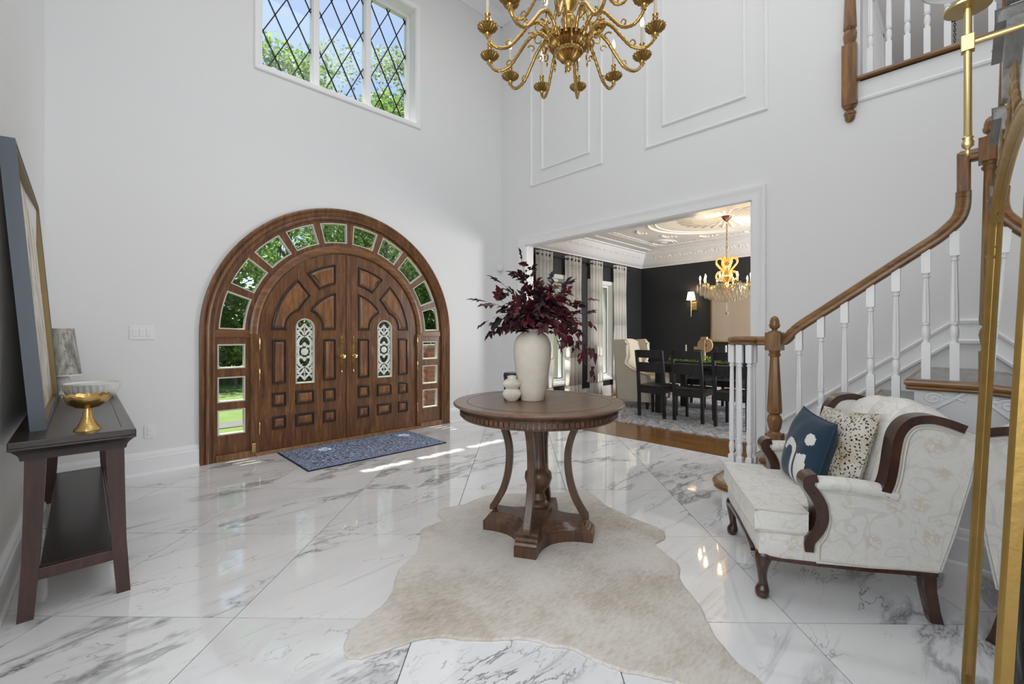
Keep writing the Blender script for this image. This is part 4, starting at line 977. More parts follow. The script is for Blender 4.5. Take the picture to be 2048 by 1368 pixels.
outlet('white outlet low on the wall between console and arched door', .42, .372); outlet('white outlet low on the wall right of the arched door behind round table', 3.98, .36)
o = thing('motion_sensor', 'small white motion sensor high on the wall near the room corner', 'sensor', (4.55, YF, 2.22))
b = MB(); b.box(-.045, -.05, -.04, .045, 0, .04); b.build('body', M['plastic'], o, 0, bevel=.008); b = MB(); b.box(-.03, -.054, -.03, .03, -.048, .005); b.build('lens', M['white_cer'], o, 0, bevel=.003)
# ---- doormat
o = thing('doormat', 'blue patterned runner mat with navy edge at the arched door', 'mat', (2.175, 4.50, 0))
b = MB(); b.box(-.745, -.44, .001, .745, .42, .009); b.build('binding', M['matedge'], o, 0)
b = MB(); b.box(-.735, -.43, .004, .735, .41, .0105); b.build('border', M['matborder'], o, 0)
b = MB(); b.box(-.63, -.33, .005, .63, .31, .0118); b.build('field', M['matfield'], o, 0)
# ---- cowhide
hp = [(.719, 1.663), (.714, 1.625), (.735, 1.595), (.778, 1.574), (.873, 1.547), (.971, 1.512), (1.041, 1.462), (1.092, 1.386), (1.181, 1.303), (1.259, 1.232), (1.288, 1.187), (1.304, 1.132), (1.335, 1.098), (1.361, 1.048), (1.367, .971), (1.388, .89), (1.429, .808), (1.472, .738), (1.489, .675), (1.50, .58), (1.52, .48), (1.57, .43), (1.65, .44), (1.70, .50), (1.731, .587), (1.845, .727), (1.973, .825), (2.112, .98), (2.244, 1.052), (2.317, 1.175), (2.377, 1.259), (2.47, 1.25), (2.55, 1.29), (2.584, 1.339), (2.602, 1.502), (2.623, 1.63), (2.66, 1.79), (2.76, 1.95), (2.80, 2.08), (2.74, 2.17), (2.64, 2.16), (2.55, 2.25), (2.42, 2.34), (2.28, 2.46), (2.132, 2.52), (1.96, 2.50), (1.80, 2.545), (1.72, 2.49), (1.666, 2.38), (1.521, 2.371), (1.431, 2.254), (1.328, 2.135), (1.165, 2.04), (1.078, 1.931), (.98, 1.833), (.853, 1.786), (.771, 1.751)]
out_ = [(p.x, p.y) for p in catmull([(x, y, 0) for x, y in hp], 4, closed=True)]
rnh = random.Random(2); out_ = [(x + rnh.uniform(-.004, .004), y + rnh.uniform(-.004, .004)) for x, y in out_]
b = MB(); c0 = (1.85, 1.62)
def ins(k_, z): return [(x + (c0[0] - x) * k_, y + (c0[1] - y) * k_, z) for x, y in out_]
b.skin([ins(0, .001), ins(0, .004), ins(.004, .008), ins(.012, .010)], cap0=False, cap1=False)
top_ = ins(.012, .010); tri = tessellate_polygon([[Vector((p[0], p[1], 0)) for p in top_]]); b.add(top_, [tuple(t_) for t_ in tri])
o = b.build('cowhide_rug', M['hide'], None, 60); tag(o, 'pale beige cowhide rug lying under the round pedestal table', 'rug')
# ---- round pedestal table
TX, TY, TH_ = 2.0, 1.83, .815
tb_ = thing('pedestal_table', 'round walnut pedestal table with curved legs on the cowhide', 'table', (TX, TY, .010), math.radians(0))
b = MB(); b.lathe([(0, .785), (.500, .785), (.512, .79), (.515, .798), (.508, .805), (.0, .805)], 96); b.build('table_top', M['tabletop'], tb_, 40)
b = MB(); b.lathe([(.430, .8052), (.432, .8062), (.434, .8052)], 96); b.build('top_inlay', M['stain'], tb_, 40)
b = MB(); b.lathe([(.44, .715), (.462, .715), (.466, .722), (.463, .726), (.463, .762), (.472, .770), (.482, .785), (.44, .785)], 96); b.build('apron', M['walnut'], tb_, 40)
bead = MB(); bead.box(-.006, -.011, -.013, .010, .011, .013); bead.me_ = bead.mesh('dentil', M['walnut'], 0)
for k in range(96):
    a_ = 2 * PI * k / 96; link('dentil', bead.me_, tb_, (.466 * math.cos(a_), .466 * math.sin(a_), .743), (0, 0, a_))
def cross(r, c_, n=9, wd=.062):
    P = []
    for q in range(4):
        a_ = math.radians(30 + 90 * q); d_ = Vector((math.cos(a_), math.sin(a_))); s_ = Vector((-d_.y, d_.x)); a2 = a_ + PI / 2; d2 = Vector((math.cos(a2), math.sin(a2))); s2 = Vector((-d2.y, d2.x))
        A0 = d_ * r - s_ * wd; A1 = d_ * r + s_ * wd; B0 = d2 * r - s2 * wd
        P.append(A0); P.append(A1)
        mid = (d_ + d2).normalized() * c_
        for k in range(1, n): t_ = k / n; P.append((1 - t_) ** 2 * A1 + 2 * t_ * (1 - t_) * (mid * 2 - (A1 + B0) / 2) + t_ ** 2 * B0)
    return P
b = MB(); lay = [(.335, .175, .0), (.335, .175, .055), (.325, .165, .060), (.318, .158, .072), (.305, .148, .078), (.300, .143, .092), (.285, .13, .10), (.282, .128, .115)]
b.skin([[(p.x, p.y, z) for p in cross(r_, c_)] for r_, c_, z in lay]); b.build('plinth', M['walnut'], tb_, 25)
b = MB(); b.box(-.07, -.07, .115, .07, .07, .165); b.xf(Matrix.Rotation(math.radians(30), 4, 'Z'))
b.lathe([(.062, .165), (.066, .175), (.06, .186), (.045, .196), (.050, .21), (.042, .225), (.036, .245), (.048, .265), (.074, .30), (.084, .335), (.080, .365), (.062, .385), (.055, .392), (.058, .40), (.046, .42), (.038, .50), (.034, .60), (.040, .66), (.05, .685), (.05, .72)], 28); b.build('column', M['walnut'], tb_, 40)
for q in range(4):
    a_ = math.radians(30 + 90 * q); d_ = Vector((math.cos(a_), math.sin(a_), 0)); s_ = Vector((-d_.y, d_.x, 0))
    pth = catmull([(.285, .715), (.235, .66), (.200, .58), (.182, .48), (.190, .36), (.220, .25), (.262, .170), (.292, .125)], 5)
    L_ = []
    for i, p in enumerate(pth):
        t_ = (pth[min(i + 1, len(pth) - 1)] - pth[max(i - 1, 0)]).normalized(); n_ = Vector((-t_.y, t_.x)); hw = .021
        c_ = [(p.x + n_.x * k_ * .020, p.y + n_.y * k_ * .020) for k_ in (1, -1)]
        L_.append([d_ * c_[0][0] + s_ * hw + Vector((0, 0, c_[0][1])), d_ * c_[1][0] + s_ * hw + Vector((0, 0, c_[1][1])), d_ * c_[1][0] - s_ * hw + Vector((0, 0, c_[1][1])), d_ * c_[0][0] - s_ * hw + Vector((0, 0, c_[0][1]))])
    for Lq in (L_[-1],):
        for i in range(4): Lq[i] = Vector((Lq[i].x, Lq[i].y, .113))
    b = MB(); b.skin(L_); b.build('leg', M['walnut'], tb_, 30, bevel=.003)
TT = .815
# ---- vases on the table
o = thing('stoneware_vase', 'tall rough cream stoneware vase holding the burgundy branches', 'vase', (1.985, 1.865, TT))
b = MB(); b.lathe([(0, 0), (.068, 0), (.072, .004), (.085, .07), (.102, .17), (.114, .26), (.117, .31), (.112, .35), (.095, .388), (.070, .412), (.056, .42), (.054, .428), (.056, .435), (.048, .435), (.046, .42), (.06, .40), (.0, .38)], 40); b.build('body', M['stone_cer'], o, 60)
o = thing('stoneware_vase', 'shorter cream stoneware vase mostly hidden behind the tall vase', 'vase', (2.10, 1.94, TT))
b = MB(); b.lathe([(0, 0), (.055, 0), (.06, .004), (.072, .08), (.08, .17), (.07, .235), (.045, .262), (.044, .275), (.038, .275), (.036, .26), (0, .24)], 32); b.build('body', M['stone_cer'], o, 60)
o = thing('ribbed_vase', 'small pale green double-bulge ribbed vase beside the tall vase', 'vase', (1.868, 1.925, TT))
b = MB(); b.lathe([(0, 0), (.03, 0), (.034, .004), (.048, .022), (.058, .043), (.050, .062), (.036, .075), (.050, .09), (.056, .107), (.046, .125), (.029, .134)], 96, flute=32, famp=.10, frange=(3, 9)); b.lathe([(.029, .132), (.028, .152), (.024, .152), (.023, .13), (0, .12)], 32); b.build('body', M['cream_cer'], o, 60)
o = thing('navy_jar', 'small dark navy jar half hidden behind the ribbed vase', 'jar', (1.985, 2.035, TT))
b = MB(); b.lathe([(0, 0), (.052, 0), (.058, .01), (.060, .10), (.058, .125)], 28); b.build('body', M['navy_cer'], o, 50); b = MB(); b.lathe([(.061, .125), (.062, .148), (.055, .158), (0, .158)], 28); b.build('lid', M['navy_cer'], o, 50)
# ---- burgundy branches: stems with separate leaves
def leaf_mesh(k_, L_, W_, seed):
    """compound leaf: toothed leaflets along a short stalk"""
    rq = random.Random(seed); q = MB(); prof = [0, .55, .95, 1.0, .72, .36, 0]; n = 6
    for j in range(k_):
        t0 = .25 + .75 * j / (k_ - 1); sd_ = 0 if j == k_ - 1 else (1 if j % 2 else -1); ang = sd_ * rq.uniform(.6, 1.0); tw = rq.uniform(-.5, .5); l_ = L_ * rq.uniform(.8, 1.15); V = []; F = []
        for i in range(n + 1):
            t_ = i / n; w_ = W_ / 2 * prof[i] * (1.05 if i % 2 else .84); V += [(t_ * l_, -w_, -.012 * t_ * t_ + .006 * prof[i]), (t_ * l_, 0, -.012 * t_ * t_), (t_ * l_, w_, -.012 * t_ * t_ + .006 * prof[i])]
        for i in range(n): a_ = i * 3; F += [(a_, a_ + 3, a_ + 4, a_ + 1), (a_ + 1, a_ + 4, a_ + 5, a_ + 2)]
        m0 = len(q.v); q.add(V, F); q.xf(Matrix.Translation((t0 * L_ * 1.2, 0, -.006 * t0)) @ Matrix.Rotation(ang, 4, 'Z') @ Matrix.Rotation(tw, 4, 'X'), m0)
    q.tube([(0, 0, 0), (L_ * 1.2, 0, -.006)], .0012, 4); return q.mesh('leaf', M['burg'], 60)
LM = [leaf_mesh(5, .052, .032, 1), leaf_mesh(5, .050, .030, 2), leaf_mesh(5, .058, .034, 3), leaf_mesh(4, .05, .034, 4), leaf_mesh(7, .048, .028, 5)]
br = thing('burgundy_branches', 'burgundy leafy branches spreading out of the tall stoneware vase', 'branches', (1.985, 1.865, TT + .40))
rl = random.Random(11)
CR_ = Vector((math.cos(-YAW), math.sin(-YAW), 0)); CF_ = Vector((math.sin(YAW), math.cos(YAW), 0))
# stems: (sideways, depth, height) end offsets from the vase mouth, right side droops low
ends = [(-.06, .02, .43), (-.01, .1, .34), (-.17, -.03, .30), (-.25, .05, .20), (-.24, -.10, .10), (-.21, .09, .05), (-.13, -.15, .16), (-.08, -.16, .09), (.02, -.17, .14), (.10, .12, .33), (.20, .02, .30), (.28, -.05, .22), (.32, .06, .10), (.34, 0, -.04), (.34, -.06, -.16), (.22, -.13, .06), (.13, -.16, -.02), (.24, .12, .0), (.05, .14, .22), (-.10, .16, .20), (.30, .02, -.10), (.15, -.05, .22)]
for (sx, dx, hz) in ends:
    e_ = CR_ * sx + CF_ * dx + Vector((0, 0, hz)); mid = CR_ * sx * .38 + CF_ * dx * .4 + Vector((0, 0, max(hz * .55, .10) + (.12 if hz < .05 else .02)))
    pth = catmull([(0, 0, -.18), (e_.x * .05, e_.y * .05, 0), mid, e_], 8)
    q = MB(); q.tube(pth, [.0032 - .0022 * i / (len(pth) - 1) for i in range(len(pth))], 5); so = q.build('stem', M['stem'], br, 60)
    n = len(pth)
    nl = 13
    for k in range(nl):
        f_ = .40 + .60 * k / (nl - 1); i = min(n - 1, int(f_ * (n - 1))); p = pth[i]; t_ = (pth[min(i + 1, n - 1)] - pth[max(0, i - 1)]).normalized()
        side = Vector((rl.uniform(-1, 1), rl.uniform(-1, 1), rl.uniform(-.8, .6))); side = (side - t_ * side.dot(t_)).normalized()
        d_ = (side * rl.uniform(.5, 1.0) + t_ * (rl.uniform(.3, .9) if k < nl - 1 else 3)).normalized(); d_.z -= .15; d_.normalize()
        up = Vector((rl.uniform(-.6, .6), rl.uniform(-.6, .6), 1)); yv = up.cross(d_).normalized(); zv = d_.cross(yv)
        off = d_ * rl.uniform(.0, .035)
        R_ = Matrix((d_, yv, zv)).transposed(); s_ = rl.uniform(.8, 1.15)
        lo = link('leaf', LM[rl.randrange(5)], so); lo.matrix_local = Matrix.Translation(p + off) @ R_.to_4x4() @ Matrix.Scale(s_, 4)
# ================================================================ ARMCHAIR
ac = thing('armchair', 'cream damask wing armchair with carved mahogany trim beside the staircase', 'armchair', (2.71, .57, 0), math.radians(30))
b = MB(); fp = [(-.345, -.34), (.345, -.34), (.372, -.05), (.378, .24), (.365, .325), (.22, .335), (0, .338), (-.22, .335), (-.365, .325), (-.378, .24), (-.372, -.05)]
b.skin([[(x * k_, y * k_, z + (.028 * max(0, 1 - (x / .3) ** 2) if (z < .23 and y > .3) else 0)) for x, y in fp] for k_, z in ((.985, .205), (1.0, .215), (1.0, .30), (.97, .325))]); b.build('seat_base', M['damask'], ac, 40)
cu = [(-.285, -.22), (.285, -.22), (.285, .13), (.375, .13), (.378, .325), (.368, .345), (0, .352), (-.368, .345), (-.378, .325), (-.375, .13), (-.285, .13)]
b = MB(); b.prism(cu, XY, .322, .425); b.build('seat_cushion', M['damask'], ac, 40, bevel=.014, seg=4)
b = MB()
for z in (.328, .420): b.tube(catmull([(x * .995, y * .995, z) for x, y in cu], 3, closed=True), .005, 6, closed=True)
b.build('cushion_welt', M['welt'], ac, 50)
side = [(.10, .205), (.105, .29), (.075, .34), (.062, .40), (.07, .47), (.105, .53), (.105, .565), (-.165, .550), (-.18, .60), (-.192, .68), (-.205, .76), (-.228, .815), (-.268, .846), (-.33, .850), (-.40, .832), (-.475, .80), (-.445, .62), (-.385, .38), (-.34, .225), (-.25, .222), (-.10, .212)]
for s in (-1, 1):
    b = MB(); b.prism(side, lambda y, z, d: (s * d, y, z), .315, .378); b.build('side_panel', M['damask'], ac, 0, bevel=.012, seg=3)
    b = MB(); b.tube(catmull([(s * .343, .10, .548), (s * .345, 0, .552), (s * .345, -.10, .545), (s * .343, -.20, .530)], 4), [.046] * 13, 14, flat=((0, 0, 1), .72)); b.build('arm_pad', M['damask'], ac, 60)
    # carved arm front
    pth = catmull([(.098, .585), (.128, .575), (.132, .545), (.108, .51), (.085, .46), (.082, .40), (.098, .35), (.128, .30), (.13, .255)], 5)
    poly_o = []; poly_i = []
    for i, p in enumerate(pth):
        t_ = (pth[min(i + 1, len(pth) - 1)] - pth[max(i - 1, 0)]).normalized(); n_ = Vector((-t_.y, t_.x)); wd = .017 + .008 * math.sin(PI * i / (len(pth) - 1))
        poly_o.append((p.x + n_.x * wd, p.y + n_.y * wd)); poly_i.append((p.x - n_.x * wd, p.y - n_.y * wd))
    b = MB(); b.prism(poly_o + list(reversed(poly_i)), lambda y, z, d: (s * d, y, z), .303, .390); b.build('arm_post', M['chairwood'], ac, 40, bevel=.008, seg=3)
    pth = catmull([(-.150, .530), (-.170, .585), (-.182, .65), (-.192, .73), (-.208, .80), (-.248, .850), (-.31, .864), (-.37, .852), (-.43, .828)], 5)
    poly_o = []; poly_i = []
    for i, p in enumerate(pth):
        t_ = (pth[min(i + 1, len(pth) - 1)] - pth[max(i - 1, 0)]).normalized(); n_ = Vector((-t_.y, t_.x)); wd = .017
        poly_o.append((p.x + n_.x * wd, p.y + n_.y * wd)); poly_i.append((p.x - n_.x * wd, p.y - n_.y * wd))
    b = MB(); b.prism(poly_o + list(reversed(poly_i)), lambda y, z, d: (s * d, y, z), .312, .388); b.build('wing_trim', M['chairwood'], ac, 40, bevel=.008, seg=3)
    b = MB()
    for off in (.024, .036):
        pp = [(s * .381, p.x - (-(pth[min(i + 1, len(pth) - 1)] - pth[max(i - 1, 0)]).normalized().y) * 0 - .0, p.y) for i, p in enumerate(pth)]
        q2 = []
        for i, p in enumerate(pth):
            t_ = (pth[min(i + 1, len(pth) - 1)] - pth[max(i - 1, 0)]).normalized(); n_ = Vector((-t_.y, t_.x)); q2.append((s * .380, p.x + n_.x * off, p.y + n_.y * off))
        b.tube(q2, .005, 6)
    b.tube([(s * .380, y, z) for y, z in [(.085, .55), (.088, .535), (.055, .47), (.047, .40), (.06, .335), (.088, .285), (.09, .222), (-.10, .222), (-.25, .230), (-.345, .235)]], .005, 6)
    b.tube([(s * .380, y, z) for y, z in [(.07, .525), (-.05, .522), (-.19, .512)]], .003, 5)
    b.build('welting', M['welt'], ac, 50)
    b = MB(); b.prism([(-.345, .205), (-.345, .222), (-.1, .210), (.12, .206), (.30, .206), (.30, .190), (.12, .188), (-.1, .192)], lambda y, z, d: (s * d, y, z), .335, .372); b.build('seat_rail', M['chairwood'], ac, 0, bevel=.004)
    b = MB(); b.tube(catmull([(s * .335, .295, .215), (s * .342, .305, .17), (s * .338, .305, .11), (s * .332, .30, .06), (s * .335, .305, .025), (s * .338, .31, 0)], 5), [.030, .033, .036, .037, .036, .033, .030, .027, .024, .022, .0205, .0195, .019, .019, .0195, .021, .023, .0265, .029, .030, .030, .029, .028, .026, .022, .016], 14); b.build('leg', M['chairwood'], ac, 60)
    b = MB(); b.skin([[(s * x0, y0, z), (s * x1, y0, z), (s * x1, y1, z), (s * x0, y1, z)] for x0, x1, y0, y1, z in ((.315, .365, -.345, -.290, .23), (.315, .362, -.348, -.298, .14), (.316, .360, -.362, -.315, .05), (.316, .358, -.375, -.328, 0))]); b.build('leg', M['chairwood'], ac, 30, bevel=.004)
b = MB(); b.prism([(-.30, .206), (-.20, .224), (0, .232), (.20, .224), (.30, .206), (.30, .192), (.2, .210), (0, .218), (-.2, .210), (-.30, .192)], XZ, .325, .345); b.build('seat_rail', M['chairwood'], ac, 0)
# buttoned, channelled back
bk = [(-.195, .36), (-.20, .44), (-.212, .52), (-.230, .60), (-.252, .68), (-.278, .76), (-.308, .83), (-.345, .878), (-.39, .900), (-.435, .892), (-.472, .86), (-.488, .81)]
bkb = [(-.447, .62), (-.388, .38), (-.345, .225)]
b = MB(); L_ = []; nx = 37
for j in range(nx):
    u = -1 + 2 * j / (nx - 1); ch = abs(math.sin(1.5 * PI * (u + 1))) ** .55; row = []
    for i, (y, z) in enumerate(bk):
        fade = min(1, i / 2) * (1 if i < 9 else .4); tuck = .022 * math.exp(-((z - .62) / .06) ** 2) * (1 - ch)
        row.append((u * .318, y + .040 * (ch - .3) * fade - tuck - .03 * u * u * 0 + (.012 * abs(u) ** 4), z + .016 * (ch - .5) * (1 if i > 5 else 0) - .045 * u * u * max(0, (z - .6) / .3)))
    for (y, z) in bkb: row.append((u * .318, y, z))
    L_.append(row)
b.skin(L_, cap0=True, cap1=True); b.build('back', M['damask'], ac, 50)
b = MB(); L_ = [[(x, y, z) for (y, z) in [(-.480, .80), (-.445, .62), (-.388, .38), (-.342, .225), (-.357, .225), (-.402, .38), (-.460, .62), (-.494, .80)]] for x in (-.37, .37)]; b.skin(L_); b.build('outside_back', M['damask'], ac, 0)

# ---- cushions
def pillow(name, label, loc, nrm, tilt, roll, w_, h_, th, mats, paint=None, group=None):
    o = thing(name, label, 'pillow', loc); N_ = 56; b = MB(); V = []
    for face in (1, -1):
        V0 = []
        for j in range(N_ + 1):
            for i in range(N_ + 1):
                u = -1 + 2 * i / N_; v = -1 + 2 * j / N_
                pin = 1 - .07 * (1 - abs(v) ** 2.5) * abs(u) ** 2; pin2 = 1 - .07 * (1 - abs(u) ** 2.5) * abs(v) ** 2
                t_ = ((1 - abs(u) ** 3.2) * (1 - abs(v) ** 3.2)); t_ = max(t_, 0) ** .62
                wr = .004 * math.sin(9 * u + 4 * v) * t_
                V0.append((u * w_ / 2 * pin, face * (th / 2 * t_ + wr * .5 + .003), v * h_ / 2 * pin2))
        F = []; ms = []
        for j in range(N_):
            for i in range(N_):
                a_ = j * (N_ + 1) + i; q = (a_, a_ + 1, a_ + N_ + 2, a_ + N_ + 1); F.append(q if face > 0 else tuple(reversed(q)))
                u = -1 + 2 * (i + .5) / N_; v = -1 + 2 * (j + .5) / N_; ms.append(paint(u, v) if (paint and face > 0) else 0)
        o0 = len(b.v); b.v += V0
        for q, mm in zip(F, ms): b.f.append([x + o0 for x in q]); b.m.append(mm)
    so = b.build('cover', mats, o, 60)
    e = MB(); per = []
    for (u0, v0, u1, v1) in ((-1, -1, 1, -1), (1, -1, 1, 1), (1, 1, -1, 1), (-1, 1, -1, -1)):
        for k in range(12):
            u = u0 + (u1 - u0) * k / 12; v = v0 + (v1 - v0) * k / 12; pin = 1 - .07 * (1 - abs(v) ** 2.5) * abs(u) ** 2; pin2 = 1 - .07 * (1 - abs(u) ** 2.5) * abs(v) ** 2
            per.append((u * w_ / 2 * pin, 0, v * h_ / 2 * pin2))
    e.tube(per, .007, 6, closed=True, flat=((0, 1, 0), .6)); e.build('piping', mats[0], o, 60)
    n_ = Vector(nrm).normalized(); yv = n_; xv = yv.cross(Vector((0, 0, 1))).normalized(); zv = xv.cross(yv)
    R_ = Matrix((xv, yv, zv)).transposed().to_4x4(); o.matrix_local = Matrix.Translation(loc) @ R_ @ Matrix.Rotation(math.radians(tilt), 4, 'X') @ Matrix.Rotation(math.radians(roll), 4, 'Y'); return o
def navy_print(u, v):
    if math.hypot(u + .66, (v - .42)) < .165: return 1
    if -.72 + .06 * v < u < -.36 and v < -.08 + .25 * (-.36 - u): return 1
    r_ = math.hypot((u - .10), (v + .15))
    if v > -.15 and .16 < r_ < .36: return 1
    if v <= -.15 and -.26 < u < -.06: return 1
    return 0
pillow('throw_pillow', 'navy blue pillow with white dot and letter shapes on the armchair', (2.80, .60, .595), (-.55, .835, .0), 14, -4, .40, .40, .15, [M['navy'], M['offwhite']], navy_print)
pillow('throw_pillow', 'black and cream animal spotted pillow on the armchair', (2.815, .47, .630), (-.66, .75, .0), 20, 4, .41, .41, .13, [M['leopard']])

# ================================================================ LEANING MIRROR
mi = thing('floor_mirror', 'tall gilt framed mirror with carved crest leaning beside the armchair', 'mirror', (1.725, -.012, .002), math.radians(1.5))
W2, MH, FW = .515, 1.72, .060
def lean_part(mb, name, mat, sm=40, parent=None):
    mb.xf(Matrix.Rotation(math.radians(2.4), 4, 'X')); return mb.build(name, mat, parent or mi, sm)
def arch_path(w_, z0, z1, rise):
    return [(-w_, 0, z0), (-w_, 0, z1)] + [(-w_ * math.cos(PI * k / 16), 0, z1 + rise * math.sin(PI * k / 16)) for k in range(1, 16)] + [(w_, 0, z1), (w_, 0, z0)]
b = MB(); b.frame(arch_path(W2, .0, 1.58, .17), (0, 1, 0), [(0, -.008), (0, .008), (.006, .014), (.014, .016), (.018, .011), (.022, .014), (.03, .010), (.035, .003), (.038, 0), (.038, -.008)], closed=True); lean_part(b, 'frame', M['gilt'])
b = MB(); pp = [(x, z) for x, y, z in arch_path(W2 - .02, .02, 1.56, .155)]; b.prism(pp, XZ, -.005, -.001); lean_part(b, 'mirror_glass', M['mirror'], 0)
b = MB(); b.prism([(x, z) for x, y, z in arch_path(W2 - .005, .005, 1.575, .165)], XZ, -.0095, -.006); lean_part(b, 'backboard', M['darkmetal'], 0)
rc = random.Random(5)
def ornament(path, r0, r1, n_bead):
    m_ = MB(); pth = catmull(path, 8); N_ = len(pth)
    m_.tube(pth, [(r0 + (r1 - r0) * i / (N_ - 1)) * (1.5 + .5 * math.sin(i * 1.9)) for i in range(N_)], 8, flat=((0, 1, 0), .3))
    for k in range(n_bead):
        p = pth[int(k * (N_ - 1) / max(1, n_bead - 1))]; a_ = rc.uniform(0, 6.28); q_ = (p.x + .022 * math.cos(a_), p.y, p.z + .022 * math.sin(a_)); m_.tube([p, q_, (q_[0] + .014 * math.cos(a_ + .9), p.y + .003, q_[2] + .014 * math.sin(a_ + .9))], [.010, .012, .003], 7, flat=((0, 1, 0), .35))
    return lean_part(m_, 'carved_ornament', M['giltdark'], 60)
ornament([(W2 - .005, .0, 1.47), (W2 + .004, .0, 1.56), (W2 + .0, .0, 1.66), (W2 - .02, .0, 1.74), (W2 - .06, .0, 1.80), (W2 - .09, .0, 1.90)], .022, .012, 24)
ornament([(W2 - .01, .0, 1.60), (W2 - .05, .0, 1.64), (W2 - .09, .0, 1.70), (W2 - .08, .0, 1.76)], .020, .012, 14)
ornament([(-W2 + .005, .006, 1.47), (-W2 - .006, .008, 1.56), (-W2, .008, 1.66), (-W2 + .02, .008, 1.74), (-W2 + .06, .008, 1.80), (-W2 + .09, .008, 1.90)], .014, .008, 18)
ornament([(-.12, .006, 1.76), (-.06, .008, 1.83), (0, .008, 1.90), (.06, .008, 1.83), (.12, .006, 1.76)], .014, .014, 14)
# ================================================================ BRASS WALL SCONCE (near right)
sc_ = thing('wall_sconce', 'satin brass candle sconce on a rod arm above the gilt mirror', 'wall lamp', (1.27, 0.0, 1.80))
b = MB(); b.lathe([(0, -.225), (.004, -.222), (.005, -.216), (.003, -.211), (.009, -.205), (.0095, -.198), (.007, -.192), (.009, -.188), (.0062, -.184), (.0062, .07), (.008, .074), (.008, .08), (0, .08)], 20); b.build('stem', M['satbrass'], sc_, 50)
b = MB(); b.box(-.010, -.010, -.016, .010, .010, .016); b.build('clamp_block', M['satbrass'], sc_, 0, bevel=.0015)
b = MB(); b.tube([(0, 0, 0), (0, YS + .02, 0)],   .0055, 14); b.build('arm', M['satbrass'], sc_, 50)
b = MB(); b.box(-.04, YS, -.08, .04, YS + .022, .08); b.build('backplate', M['satbrass'], sc_, 0, bevel=.003)
b = MB(); b.lathe([(0, .068), (.035, .070), (.036, .074), (.032, .078), (0, .078)], 40); b.build('drip_plate', M['satbrass'], sc_, 50)
b = MB(); b.lathe([(.010, .08), (.010, .15), (.009, .15), (0, .15)], 16); b.build('candle', M['candle'], sc_, 50)
b = MB(); b.lathe([(.07, .13), (.05, .26), (.048, .26), (.068, .13)], 32); b.build('lamp_shade', M['white_cer'], sc_, 40)
# ================================================================ FOYER CHANDELIER
ch = thing('chandelier', 'large antique brass two-tier candle chandelier hanging in the foyer', 'chandelier', (2.195, 1.75, 3.02))
b = MB(); b.lathe([(0, -.155), (.006, -.15), (.018, -.132), (.014, -.118), (.022, -.108), (.022, -.10), (.03, -.094)], 24); b.build('finial', M['brass'], ch, 50)
b = MB(); b.lathe([(.030, -.094), (.055, -.075), (.074, -.05), (.076, -.04)], 96, flute=16, famp=.24); b.build('lower_bowl', M['brassdark'], ch, 60)
b = MB(); b.lathe([(.076, -.042), (.088, -.036), (.090, -.026), (.084, -.02)], 48); b.build('bowl_ring', M['brass'], ch, 50)
b = MB(); b.lathe([(.084, -.022), (.115, -.004), (.130, .02), (.126, .045)], 120, flute=30, famp=.13); b.build('fluted_bowl', M['brassdark'], ch, 60)
b = MB(); b.lathe([(.126, .044), (.10, .06), (.06, .075), (.032, .09), (.03, .13), (.045, .15), (.05, .175), (.036, .20), (.022, .215), (.026, .23), (.05, .25), (.065, .285), (.07, .32), (.05, .35), (.025, .37), (.022, .42), (.04, .45), (.05, .50), (.03, .56), (.018, .60), (.016, .70), (.03, .73), (.02, .77), (.0, .79)], 40); b.build('column', M['brass'], ch, 50)
b = MB()
for k in range(70): a_ = (k % 2) * PI / 2; b.tube([(math.cos(a_) * .014 * math.cos(t), math.sin(a_) * .014 * math.cos(t), .80 + k * .0315 + .022 * math.sin(t)) for t in [2 * PI * q / 8 for q in range(8)]], .0038, 5, closed=True)
b.build('chain', M['brass'], ch, 50)
b = MB(); b.lathe([(0, 2.97), (.03, 2.975), (.09, 3.01), (.095, 3.03), (0, 3.03)], 24); b.build('ceiling_canopy', M['brass'], ch, 50)
